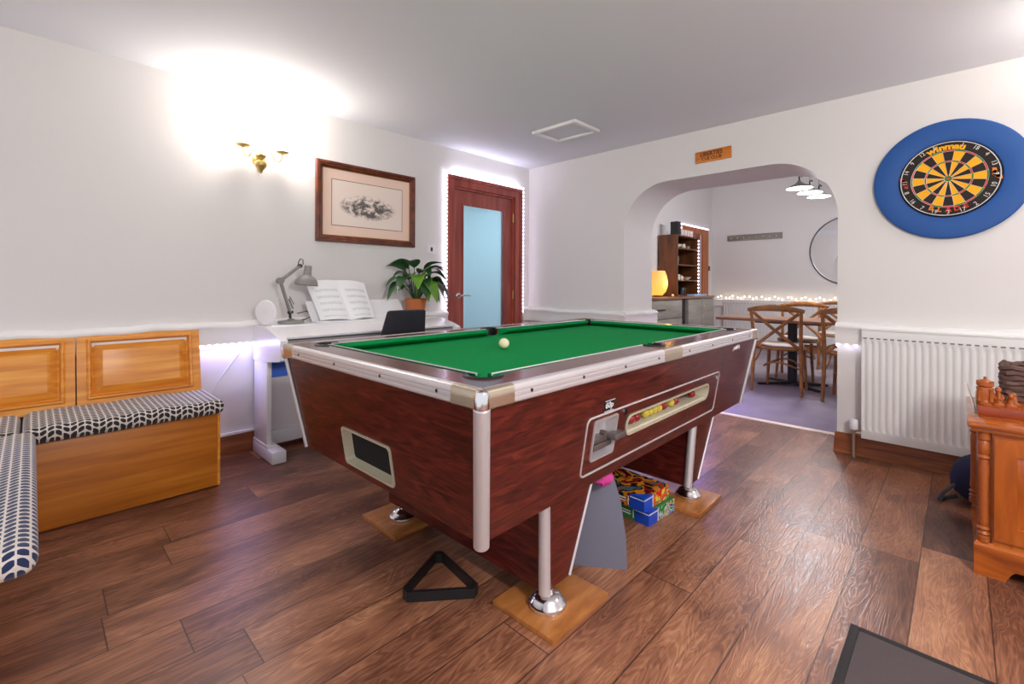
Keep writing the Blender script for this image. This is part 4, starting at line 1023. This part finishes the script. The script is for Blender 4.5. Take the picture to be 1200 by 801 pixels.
vm = MB(); vm.cyl((XR-.062, .505, .185), (XR-.062, .505, 0.), .0085); vm.cyl((XR-.062, .505, .165), (XR-.062, .460, .165), .011); vm.lathe([(0, .15), (.015, .152), (.017, .185), (0, .187)], 14, Matrix.Translation((XR-.062, .505, 0)))
tag(vm.build('valve_pipe', M['casting'], rad, loc=ro_), 'metal valve pipe')

# ------------------------------------------------------------------ pine cabinet in the right foreground
cbx, cby = 2.60, -.046      # front left corner of the body on the floor
CDP, CWD, CHT = .56, 1.05, .565
cb = thing('pine_cupboard', 'orange pine cupboard with turned corner columns in the right foreground', 'cupboard', (cbx, cby, 0), 0)
# local: x depth (away from the camera), -y along the front
mb = MB()
mb.prism([(.0, .105), (CWD, .105), (CWD, CHT), (.0, CHT)], .001)
bm2 = MB(); bm2.box(.018, CDP, -CWD, -.006, .10, CHT); bm2.build('carcass', M['pine'], cb)
mb.bm.free()
pl_ = MB(); arch_p = [(0, 0), (.085, 0)]+[(.085+.03*(i/6), .045*math.sin(PI/2*i/6)) for i in range(1, 7)]+[(CWD-.115, .045), (CWD-.085, 0), (CWD, 0), (CWD, .115), (0, .115)]
pl_.prism(arch_p, .020, T=basis((0, -1, 0), (0, 0, 1), (-1, 0, 0), (.012, .004, 0))); pl_.box(-.007, CDP, -.060, .006, .0, .115); pl_.hexa([(-.010, .006, .115), (-.010, -CWD, .115), (.02, -CWD, .115), (.02, .006, .115)], [(.004, -.002, .128), (.004, -CWD, .128), (.02, -CWD, .128), (.02, -.002, .128)])
pl_.build('plinth', M['pine_h'], cb)
tp = MB(); tp.box(-.030, CDP+.005, -CWD-.02, .026, CHT+.012, CHT+.032, .006); tp.box(-.018, CDP, -CWD-.01, .014, CHT-.004, CHT+.013, .004); tp.build('top_board', M['pine_h'], cb)
def column(x, y):
    m_ = MB(); z0_, z1_ = .128, CHT-.006; H = z1_-z0_
    prof_ = [(.0, 0), (.019, 0), (.019, .02), (.014, .024), (.020, .032), (.014, .042), (.020, .052), (.013, .060), (.017, .075), (.015, .11), (.014, .20), (.0165, .30), (.013, .322), (.021, .330), (.013, .340), (.017, .348), (.0195, .368), (.017, .388), (.013, .396), (.020, .402), (.019, .418), (.019, H), (0, H)]
    m_.lathe(prof_, 20, Matrix.Translation((x, y, z0_))); return m_
column(.014, -.022).build('turned_column', M['carved'], cb); column(.45, -.004).build('turned_column', M['carved'], cb)
fr_ = MB(); fr_.box(.004, .022, -CWD, -.045, .128, CHT); fr_.build('front_frame', M['pine'], cb)
def cdoor(y1, y0):
    d = MB(); w = y1-y0; h0, h1 = .150, CHT-.022
    TT = basis((0, -1, 0), (0, 0, 1), (-1, 0, 0), (.004, y1, h0)); h = h1-h0
    fr = .060
    d.prism([(0, 0), (w, 0), (w, h), (0, h)], .014, [[(fr, fr), (fr, h-fr), (w-fr, h-fr), (w-fr, fr)]], T=TT)
    t = bmesh.new(); R_ = []
    for a, z in ((fr, .003), (fr+.034, .011), (fr+.036, .012)): R_.append([t.verts.new((x_, y_, z)) for x_, y_ in ((a, a), (w-a, a), (w-a, h-a), (a, h-a))])
    for A, B in zip(R_, R_[1:]):
        for i in range(4): j = (i+1) % 4; t.faces.new((A[i], A[j], B[j], B[i]))
    t.faces.new(R_[-1]); bmesh.ops.recalc_face_normals(t, faces=list(t.faces)); d.add(t, TT)
    o = d.build('door', M['pine'], cb, sharp=30)
    MB().lathe([(0, 0), (.008, 0), (.007, .012), (.015, .020), (.014, .030), (0, .034)], 16, basis((0, -1, 0), (0, 0, 1), (-1, 0, 0), (-.010, y0+.035, .34))).build('knob', M['carved'], o)
cdoor(-.050, -.52); cdoor(-.525, -.99)
CT = CHT+.032
# chess set
bdx, bdy = cbx+.14, cby-.005
cs = thing('chess_board', 'reddish wooden chess box on the pine cupboard', 'chess board', (bdx, bdy, CT))
MB().box(0, .40, -.42, 0, 0, .038, .003).build('box', M['red_wood'], cs)
ck = MB()
for i in range(8):
    for j in range(8):
        ck.box(.02+i*.045, .02+(i+1)*.045, -.02-.047*(j+1), -.02-.047*j, .038, .0392, mi=(i+j) % 2)
ck.build('squares', [M['carved'], M['red_wood']], cs, sharp=0)
def chess_piece(kind, dx, dy, mat, label, s=1.):
    m_ = MB()
    m_.lathe([(0, 0), (.026, 0), (.027, .008), (.022, .012), (.020, .018)], 20)
    if kind == 'castle':
        m_.box(-.019, .019, -.019, .019, .014, .072, .003)
        for a in range(4): m_.lathe([(.008, .014), (.007, .060), (.010, .066), (.0, .07)], 10, Matrix.Translation((.018*(1 if a in (0, 3) else -1), .018*(1 if a < 2 else -1), 0)))
        m_.lathe([(.020, .072), (.027, .078), (.027, .092), (.021, .092)], 16); m_.lathe([(.024, .090), (.016, .100), (.005, .104), (.005, .114), (0, .116)], 16)
        for a in range(8): m_.box(-.004, .004, .020, .027, .090, .097, T=Matrix.Rotation(a*PI/4, 4, 'Z'))
    elif kind == 'figure':
        m_.tube([(0, 0, .014), (0, 0, .034), (.002, 0, .052), (0, 0, .062), (0, 0, .070)], [.017, .019, .015, .010, .007], 12); m_.sphere((0, 0, .078), .0125, 12); m_.lathe([(.013, .082), (.012, .090), (.004, .098), (0, .10)], 12)
        m_.tube([(0, -.014, .058), (-.012, -.018, .042), (-.018, -.006, .034)], .006, 8); m_.tube([(0, .014, .058), (-.012, .018, .042), (-.018, .006, .036)], .006, 8); m_.cyl((-.020, 0, .014), (-.020, 0, .074), .003, seg=6)
    elif kind == 'horse':
        m_.tube([(.008, 0, .014), (.010, 0, .035), (.002, 0, .055), (-.010, 0, .064), (-.024, 0, .054)], [.018, .016, .013, .011, .007], 12); m_.lathe([(.005, 0), (0, .014)], 8, Matrix.Translation((-.004, .006, .068))); m_.lathe([(.005, 0), (0, .014)], 8, Matrix.Translation((-.004, -.006, .068)))
    else:
        m_.tube([(0, 0, .014), (0, 0, .036), (0, 0, .048)], [.015, .012, .008], 10); m_.sphere((0, 0, .054), .011, 10)
    o = m_.build('chess_piece', mat, loc=(bdx+dx, bdy-dy, CT+.0392)); o.scale = (s, s, s)
    return tag(o, label, 'chess piece', 'carved chess pieces on the cupboard')
chess_piece('castle', .050, .024, M['carved'], 'tall carved castle tower chess piece at the left corner of the board')
chess_piece('figure', .046, .062, M['carved'], 'carved wooden figure chess piece right beside the castle tower', .80)
chess_piece('figure', .098, .036, M['carved'], 'carved wooden figure chess piece just behind the castle tower', .82)
chess_piece('horse', .050, .098, M['carved'], 'carved wooden horse chess piece standing third along the board edge', .75)
chess_piece('pawn', .046, .170, M['black'], 'first small black chess piece in the dark front group', .55)
chess_piece('pawn', .050, .208, M['china'], 'small pale chess piece between the dark ones', .50)
chess_piece('pawn', .046, .245, M['black'], 'second small black chess piece near the frame edge', .55)
chess_piece('pawn', .100, .110, M['carved'], 'small round headed wooden pawn behind the figures', .8)
# wicker basket
wk = thing('wicker_basket', 'dark woven wicker basket behind the chess pieces', 'basket', (3.03, -.285, CT+.0395))
mb = MB()
for k in range(7):
    z = .012+k*.0215; pts = []
    N_ = 72; hx, hy = .085, .145
    for x_, y_ in rrect(-hx, hx, -hy, hy, .02, 3):
        pts.append((x_, y_))
    # resample around
    per = []; L_ = []
    tot = 0
    for i in range(len(pts)):
        a, b = Vector(pts[i]), Vector(pts[(i+1) % len(pts)]); L_.append((tot, a, b)); tot += (b-a).length
    ring = []
    for i in range(N_):
        s_ = tot*i/N_
        for (st0, a, b), nx in zip(L_, [x_[0] for x_ in L_[1:]]+[tot]):
            if st0 <= s_ <= nx:
                p = a.lerp(b, (s_-st0)/max(1e-6, (b-a).length)); break
        w = 1+.035*math.sin(PI*i*.5+k*PI)
        ring.append((p.x*w, p.y*w, z+.003*math.sin(i*1.3+k)))
    mb.tube(ring, .012, 6, True)
mb.build('weave', M['wicker'], wk)
mb = MB()
for i in range(14):
    a = 2*PI*i/14; x_, y_ = 0.082*max(-1, min(1, 1.3*math.cos(a))), .14*max(-1, min(1, 1.3*math.sin(a))); mb.cyl((x_, y_, 0), (x_, y_, .158), .006, seg=6)
mb.build('stakes', M['wicker'], wk)
MB().box(-.08, .08, -.135, .135, 0, .01).build('base', M['wicker'], wk)
cd = MB().hexa([(0, -.002, 0), (.10, -.002, 0), (.10, .002, 0), (0, .002, 0)], [(-.02, .028, .115), (.10, .028, .115), (.10, .032, .115), (-.02, .032, .115)]).build('white_card', M['white_card'], loc=(cbx+.19, -.0475, CT+.0005))
tag(cd, 'plain pale card leaning on the left end of the chess box', 'card')
# navy bag on the floor
nb = thing('backpack', 'navy blue bag slumped on the floor behind the pine cupboard', 'bag', (3.43, -.11, 0))
bb_ = MB(); bb_.sphere((0, 0, 0), 1., 20)
for v in bb_.bm.verts:
    x_, y_, z_ = v.co; q = math.copysign(abs(z_)**.8, z_); v.co = (x_*.12*(1.05-.15*z_), y_*.15*(1.0-.12*z_), .132+q*.132+.006*math.sin(x_*8+y_*5))
bb_.build('bag_body', M['navy'], nb)
tag(MB().tube([(-.05, .12, .10), (-.10, .17, .05), (-.12, .19, .012), (-.07, .17, .010), (-.05, .12, .03)], .008, 8, flat=(1.5, .6)).build('strap', M['black'], nb), 'black looped strap')
# floor mat
fm = thing('floor_mat', 'dark grey door mat in the right foreground of the floor', 'mat', (1.40, -.35, 0))
MB().box(-.48, .48, -.585, .585, .001, .007, .002).build('pile', M['mat'], fm)
mb = MB()
for (a, b, c, d) in ((-.505, .505, .585, .61), (-.505, .505, -.61, -.585), (-.505, -.48, -.585, .585), (.48, .505, -.585, .585)): mb.box(a, b, c, d, .001, .006, .002)
mb.build('rubber_edge', M['rubber'], fm)

# ------------------------------------------------------------------ dining room beyond the arch
def cross_chair():
    r = thing('cafe_chair', 'x', 'chair', (0, 0, 0), 0, 'cross back dining chairs')
    W_ = M['chair_wood']
    for s_ in (-1, 1):
        MB().tube([(-.235, s_*.235, 0), (-.215, s_*.228, .22), (-.205, s_*.222, .44), (-.225, s_*.225, .66), (-.262, s_*.235, .865)], [.015, .018, .019, .018, .016], 10).build('rear_post', W_, r)
        MB().tube([(.185, s_*.195, 0), (.175, s_*.180, .22), (.165, s_*.170, .45)], [.014, .017, .019], 10).build('front_leg', W_, r)
    n = 12; pts = [(-.262-.050*math.sin(PI*i/n), -.265+.53*i/n, .868+.030*math.sin(PI*i/n)) for i in range(n+1)]
    MB().tube(pts, [.014+.012*math.sin(PI*i/n) for i in range(n+1)], 10, flat=(.75, 1.35)).build('top_rail', W_, r)
    for s_ in (-1, 1):
        pts = [(-.255-.030*math.sin(PI*i/8)+.046*i/8, s_*(-.215+.43*i/8), .845-.37*i/8) for i in range(9)]
        MB().tube(pts, .011, 8, flat=(.7, 1.5)).build('cross_slat', W_, r)
    sm = MB(); sm.lathe([(0, .448), (.205, .448), (.222, .455), (.226, .468), (.218, .478), (0, .480)], 28); sm.build('seat', W_, r)
    pd = MB(); pd.lathe([(0, .481), (.190, .481), (.206, .488), (.202, .500), (.17, .507), (0, .510)], 28); pd.build('seat_pad', M['pad'], r)
    hoop = [(.165*math.cos(a)-.01, .170*math.sin(a), .285+.035*math.cos(2*a)) for a in [2*PI*i/24 for i in range(24)]]
    MB().tube(hoop, .0095, 8, True).build('hoop_stretcher', W_, r)
    for s_ in (-1, 1):
        MB().tube([(-.208, s_*.222, .30), (-.14, s_*.195, .37), (-.05, s_*.19, .43)], .009, 8).build('brace', W_, r)
    return r
c0 = cross_chair()
spots = [((5.645, 1.388), 0., 'wooden cross back dining chair nearest the arch, its full back towards us'),
         ((5.62, .745), .04, 'wooden cross back dining chair half hidden by the right side of the arch'),
         ((6.53, 1.43), PI, 'wooden cross back dining chair on the far side of the dining table'),
         ((7.55, 1.20), PI+.06, 'farthest wooden cross back chair, only its top rail showing')]
for i, (p, a, lab) in enumerate(spots):
    o = c0 if i == 0 else copy_tree(c0)
    o.location = (p[0], p[1], 0); o.rotation_euler.z = a; o['label'] = lab
dt = thing('dining_table', 'dark edged wooden dining table on a black pedestal through the arch', 'table', (6.06, 1.32, 0))
MB().box(-.34, .36, -.80, .80, .722, .752, .003).build('tabletop', M['table_top'], dt)
pdm = MB().cyl((-.06, .05, .02), (-.06, .05, .70), .048, seg=20); pdm.build('pedestal', M['iron'], dt)
fb = MB()
for a in (PI/4, 3*PI/4):
    c_, s_ = math.cos(a), math.sin(a)
    fb.tube([(-.06-.30*c_, .05-.42*s_, .012), (-.06, .05, .034), (-.06+.30*c_, .05+.42*s_, .012)], [.022, .034, .022], 10, flat=(1.2, .55))
fb.build('base', M['iron'], dt)
MB().box(-.22, .10, -.30, .40, .70, .722).build('top_plate', M['iron'], dt)
# pendants
def pendant(p, label):
    r = thing('pendant_light', label, 'ceiling light', p, 0, 'pendant lights over the dining table')
    dz = ZD-p[2]
    MB().lathe([(0, dz-.018), (.045, dz-.018), (.048, dz-.006), (.048, dz-.001), (0, dz-.001)], 20).build('ceiling_rose', M['dark_metal'], r)
    MB().tube([(0, 0, .085), (0, 0, .135), (0, -.012, .150), (0, -.024, .140), (0, -.024, .125)], .008, 8).cyl((0, 0, .13), (0, 0, dz-.015), .0018, seg=6).build('stem', M['dark_metal'], r)
    MB().lathe([(.014, .090), (.020, .075), (.034, .066), (.048, .050), (.095, .030), (.128, .006), (.130, 0), (.126, .0), (.092, .024), (.046, .044), (.015, .070)], 32).build('shade', M['grey_metal'], r)
    MB().lathe([(0, .006), (.08, .007), (.124, .003)], 28).build('diffuser', M['diffuser'], r)
pendant((6.0, 1.31, 2.222), 'nearest grey dome pendant of the three over the dining table')
pendant((6.45, 1.30, 2.236), 'middle grey dome pendant of the three over the dining table')
pendant((6.9, 1.29, 2.250), 'farthest grey dome pendant of the three over the dining table')
# peg rail and mirror on the far wall
pgr = thing('peg_rail', 'grey driftwood coat rail on the far dining room wall', 'coat rail', (XF, 2.70, 2.008))
MB().box(-.46, .46, -.055, .055, .001, .022, .003, T=WX).build('board', M['ash'], pgr)
for i in range(8):
    yy = -.38+i*.108; MB().tube([(yy, -.01, .02), (yy, -.012, .05), (yy, .004, .062)], .007, 6, T=WX).build('peg', M['china'], pgr)
mr = thing('round_mirror', 'large round thin framed mirror on the far dining room wall', 'mirror', (XF, 1.27, 1.70))
MB().lathe([(0, .012), (.548, .012)], 64, WX).build('mirror_glass', M['mirror'], mr)
MB().lathe([(.545, .001), (.565, .001), (.565, .024), (.545, .024), (.545, .001)], 64, WX).build('rim', M['mirror_rim'], mr)
# radiator and fairy lights on the far wall
radiator('radiator', 'white radiator under fairy lights on the far dining room wall', XF, 1.35, 3.20, .14, .86, .05, 4)
fl = []; np_ = 34
for i in range(np_):
    t_ = i/(np_-1); yy = lerp(3.30, 1.05, t_); fl.append((XF-.075-.03*rnd.random(), yy+.012*math.sin(i*2.1), .905+.022*math.sin(i*1.9)+.01*rnd.random()))
light_string('fairy_lights', 'warm fairy lights lying along the top of the far radiator', fl, fl, 'fairy', .002)
# counter units
def unit(x0, x1, label, kind):
    r = thing('base_cabinet', label, 'cabinet', ((x0+x1)/2, 3.2, 0)); o = (-(x0+x1)/2, -3.2, 0)
    MB().box(x0, x1, 2.965, 3.43, .0, .925).build('carcass', M['grey_cab'], r, loc=o)
    if kind == 'drawers':
        for z0, z1 in ((.66, .91), (.40, .65), (.08, .39)):
            d = MB().box(x0+.012, x1-.012, 2.945, 2.964, z0, z1, .004).build('drawer', M['grey_cab'], r, loc=o)
            MB().cyl((lerp(x0, x1, .42), 2.94, (z0+z1)/2), (lerp(x0, x1, .58), 2.94, (z0+z1)/2), .010).cyl((lerp(x0, x1, .5), 2.94, (z0+z1)/2), (lerp(x0, x1, .5), 2.95, (z0+z1)/2), .012).build('handle', M['dark_metal'], d)
    else:
        n = kind
        for i in range(n):
            a, b = lerp(x0, x1, i/n), lerp(x0, x1, (i+1)/n)
            d = MB().box(a+.008, b-.008, 2.945, 2.964, .09, .91, .004).build('door', M['grey_cab'], r, loc=o)
            MB().lathe([(0, 0), (.012, 0), (.015, .016), (0, .02)], 12, basis((1, 0, 0), (0, 0, 1), (0, -1, 0), (a+.06 if i else b-.06, 2.945, .80))).build('knob', M['chrome'], d)
unit(5.30, 6.66, 'grey drawer cabinet below the glowing lamp in the dining room', 'drawers')
unit(6.86, 7.88, 'grey two door cabinet below the bookcase, beside the brown door', 2)
cg = MB().box(6.665, 6.855, 2.99, 3.42, .0, .92, .004).build('gap_filler', M['black']); tag(cg, 'black slim block standing in for the dark gap between the two grey cabinets', 'filler')  # solid black block added where the cabinets only leave a dark gap
ct = MB().box(5.28, 7.89, 2.94, 3.433, .926, .958, .003).build('worktop', M['worktop']); tag(ct, 'brown worktop running over the grey dining room cabinets', 'worktop')
# bookcase
bc = thing('bookcase', 'dark walnut bookcase with open shelves standing on the worktop', 'bookcase', (7.28, 3.28, .959)); oc = (-7.28, -3.28, 0)
bx0, bx1, by0, by1, bh = 6.87, 7.66, 3.12, 3.43, .955
for xa in (bx0, bx1-.025): MB().box(xa, xa+.025, by0, by1, 0, bh).build('side_panel', M['walnut'], bc, loc=oc)
MB().box(bx0+.025, bx1-.025, by1-.012, by1, 0, bh).build('back', M['dark_void'], bc, loc=oc)
for z in (.0, .235, .475, .735, .93): MB().box(bx0+.025, bx1-.025, by0+.006, by1-.012, z, z+.02).build('shelf', M['walnut'], bc, loc=oc)
def small(name, prof, loc, mat, label, cat, group=None, seg=18):
    return tag(MB().lathe(prof, seg).build(name, mat, loc=loc), label, cat, group)
glass_p = [(0, 0), (.030, 0), (.036, .10), (.033, .10), (.027, .008), (0, .008)]
sh = lambda z: .959+z+.02
for i, (xx, lab) in enumerate(((7.20, 'left glass tumbler on top of the bookcase'), (7.32, 'middle glass tumbler on top of the bookcase'), (7.44, 'third glass tumbler on top of the bookcase'), (7.55, 'glass tumbler on the bookcase top nearest the brown door'))):
    small('glass_tumbler', glass_p, (xx, 3.2, .959+bh), M['glassware'], lab, 'glass', 'tumblers on top of the bookcase')
tag(MB().box(-.07, .05, -.06, .06, 0, .20, .006).build('black_box', M['black'], loc=(6.97, 3.19, .959+bh)), 'black box speaker standing on the left end of the bookcase top', 'speaker')
small('serving_bowl', [(0, 0), (.05, 0), (.09, .03), (.10, .055), (.096, .055), (.07, .02), (0, .012)], (7.05, 3.24, sh(.735)), M['china'], 'cream bowl at the left of the top bookcase shelf', 'bowl')
small('cream_jug', [(0, 0), (.03, 0), (.042, .03), (.030, .06), (.033, .075), (.028, .074), (.0, .06)], (7.30, 3.22, sh(.735)), M['china'], 'small cream jug in the middle of the top bookcase shelf', 'jug')
small('small_cup', [(0, 0), (.028, 0), (.036, .05), (.033, .05), (0, .01)], (7.47, 3.22, sh(.735)), M['ash'], 'grey cup at the right of the top bookcase shelf', 'cup')
small('bottle', [(0, 0), (.042, 0), (.042, .12), (.030, .15), (.013, .17), (.013, .205), (0, .206)], (6.96, 3.19, sh(.475)), M['china'], 'pale bottle on the bookcase shelf by the left panel', 'bottle')
small('coffee_mug', [(0, 0), (.034, 0), (.036, .085), (.033, .085), (.031, .01), (0, .01)], (7.06, 3.20, sh(.235)), M['china'], 'tall cream mug on the third bookcase shelf', 'mug')
small('sugar_pot', [(0, 0), (.030, 0), (.036, .03), (.026, .055), (.010, .062), (.010, .074), (0, .076)], (7.19, 3.20, sh(.235)), M['china'], 'small lidded cream pot between mug and bowl', 'pot')
small('oval_dish', [(0, 0), (.040, 0), (.085, .045), (.080, .045), (.04, .012), (0, .01)], (7.36, 3.20, sh(.235)), M['china'], 'wide cream dish on the third bookcase shelf', 'dish')
small('dark_canister', [(0, 0), (.06, 0), (.06, .10), (.05, .115), (0, .118)], (7.30, 3.24, sh(.0)), M['dark_metal'], 'dark grey canister on the lowest bookcase shelf', 'canister')
tag(MB().box(-.01, .01, -.09, .09, 0, .17, .002).build('grey_book', M['ash'], loc=(6.93, 3.24, sh(.0))), 'grey book upright against the left panel on the lowest shelf', 'book')
q0, q1, q2 = (7.648, by0-.008, .959+.90), (7.648, by0-.008, .975), (7.16, by0-.008, .975)
light_string('string_lights', 'white light string down the right edge of the bookcase', [q0, q1], seq(q0, q1, 17), 'led')
tag(MB().box(-.24, .22, -.075, .06, 0, .028, .006).build('music_player', M['pale_blue'], loc=(7.36, 3.02, .959)), 'pale blue flat box on the worktop in front of the bookcase', 'box')
# glowing lamp
tl = thing('table_lamp', 'glowing orange oval table lamp on the worktop left of the bookcase', 'lamp', (6.33, 3.17, .959))
MB().lathe([(0, 0), (.075, 0), (.078, .012), (.062, .025), (0, .026)], 24).build('base', M['walnut'], tl)
MB().lathe([(.070, .026), (.115, .075), (.138, .15), (.140, .22), (.128, .30), (.100, .375), (.098, .378), (.0, .376)], 32).build('lamp_shade', M['shade'], tl)
tag(MB().sphere((0, 0, 0), .020, 12).build('ornament', M['china'], loc=(6.52, 3.03, .979)), 'tiny white round ornament on the worktop beside the lamp', 'ornament')
# dining-room door
d2 = thing('door_2', 'brown door, lamplight painted into its frame, beside the bookcase, outlined in white lights', 'door', (8.24, YL, 0)); d2['kind'] = 'structure'; o2 = (-8.24, -YL, 0)
f2 = MB(); f2.prism([(7.75, 0), (7.86, 0), (7.86, 2.06), (8.62, 2.06), (8.62, 0), (8.89, 0), (8.89, 2.165), (7.75, 2.165)], .025, T=XZY @ Matrix.Translation((0, 0, -YL))); f2.build('door_frame', M['lamplit_frame'], d2, loc=o2)  # warm lamplight is put into the frame's orange colour
dl = MB().box(7.862, 8.618, YL+.03, YL+.07, .005, 2.055).build('door_leaf', M['mahog'], d2, loc=o2)
MB().cyl((7.93, YL-.02, 1.03), (8.04, YL-.02, 1.03), .010).cyl((7.93, YL+.03, 1.03), (7.93, YL-.02, 1.03), .012).build('lever_handle', M['chrome'], dl)
p0, p1, p2 = (7.73, YL-.014, 1.2), (7.73, YL-.014, 2.18), (8.90, YL-.014, 2.18)
light_string('string_lights', 'white light string around the brown dining room door', [p0, p1, p2], seq(p0, p1, 16)+seq(p1, p2, 20)[1:], 'led')
# switch by the far door
tag(MB().box(-.03, .03, -.045, .045, 0, .010, .003, T=PT).build('light_switch', M['dark_metal'], loc=(8.98, YL, 1.45)), 'small dark switch beside the brown dining room door', 'switch')

# ------------------------------------------------------------------ lights
def light(kind, name, loc, energy, col, **k):
    l = bpy.data.lights.new(name, kind); l.energy = energy; l.color = col
    o = bpy.data.objects.new(name, l); COL.objects.link(o); o.location = loc
    for a, v in k.items():
        if a == 'rot': o.rotation_euler = v
        else: setattr(l, a, v)
    return o
for sx in (-1, 1): light('POINT', 'sconce_lamp', (1.075+sx*.122, YL-.092, 2.125), 6.6, (1., .93, .86), shadow_soft_size=.055)
light('POINT', 'fill_lamp', (.7, -1.15, ZC-.42), 88., (1., .965, .94), shadow_soft_size=.16)  # unseen lamp added behind the camera to brighten the room
light('AREA', 'spot_lamp', (3.25, -.75, ZC-.30), 9., (1., .93, .84), shape='DISK', size=.12, rot=(PI, 0, 0))
light('AREA', 'hall_lamp', (3.1, 4.1, 2.35), 15., (.66, .88, 1.), shape='SQUARE', size=.5)
for x_, z_ in ((6.0, 2.20), (6.45, 2.215), (6.9, 2.23)): light('POINT', 'pendant_lamp', (x_, 1.30, z_-.04), 22., (.93, .94, 1.), shadow_soft_size=.10)
light('POINT', 'shade_lamp', (6.33, 3.02, 1.16), 2.6, (1., .50, .12), shadow_soft_size=.06)
# LED strips under the ledges
light('AREA', 'led_strip', (1.6, YL-.036, .722), 4.4, (.40, .36, 1.), shape='RECTANGLE', size=1.8, size_y=.012, rot=(-.55, 0, 0))
light('AREA', 'led_strip', ((XR+XI)/2, AL-.034, .722), 2.0, (.62, .58, 1.), shape='RECTANGLE', size=.55, size_y=.012)
light('AREA', 'led_strip', (XI+.05, 1.9, .70), 6., (.42, .32, 1.), shape='RECTANGLE', size=.5, size_y=.02)
light('AREA', 'led_strip', (3.2, YL-.02, DZ+.125), .8, (.80, .80, 1.), shape='RECTANGLE', size=.9, size_y=.012, rot=(PI, 0, 0))
W = bpy.data.worlds.new('World'); S.world = W; W.use_nodes = True
bgn = W.node_tree.nodes['Background']; bgn.inputs[0].default_value = (.94, .96, 1., 1); bgn.inputs[1].default_value = .62

# ------------------------------------------------------------------ camera
yaw, roll, H = .7684, .0041, 1.131
F = Vector((math.cos(yaw), math.sin(yaw), 0)); Rt = Vector((math.sin(yaw), -math.cos(yaw), 0)); U = Vector((0, 0, 1))
R2 = Rt*math.cos(roll)+U*math.sin(roll); U2 = U*math.cos(roll)-Rt*math.sin(roll)
cam = bpy.data.cameras.new('camera'); co = bpy.data.objects.new('camera', cam); COL.objects.link(co)
co.matrix_world = basis(R2, U2, -F, (0, 0, H))
cam.sensor_width = 36.; cam.lens = 544*36/1200; cam.shift_y = -(400.5-333)/1200; cam.clip_start = .05
S.camera = co
S.view_settings.view_transform = 'Standard'; S.view_settings.look = 'None'; S.view_settings.exposure = .66; S.view_settings.gamma = 1; S.view_settings.use_curve_mapping = False
S.cycles.use_denoising = True; S.cycles.max_bounces = 8; S.cycles.diffuse_bounces = 5; S.cycles.sample_clamp_indirect = 6.
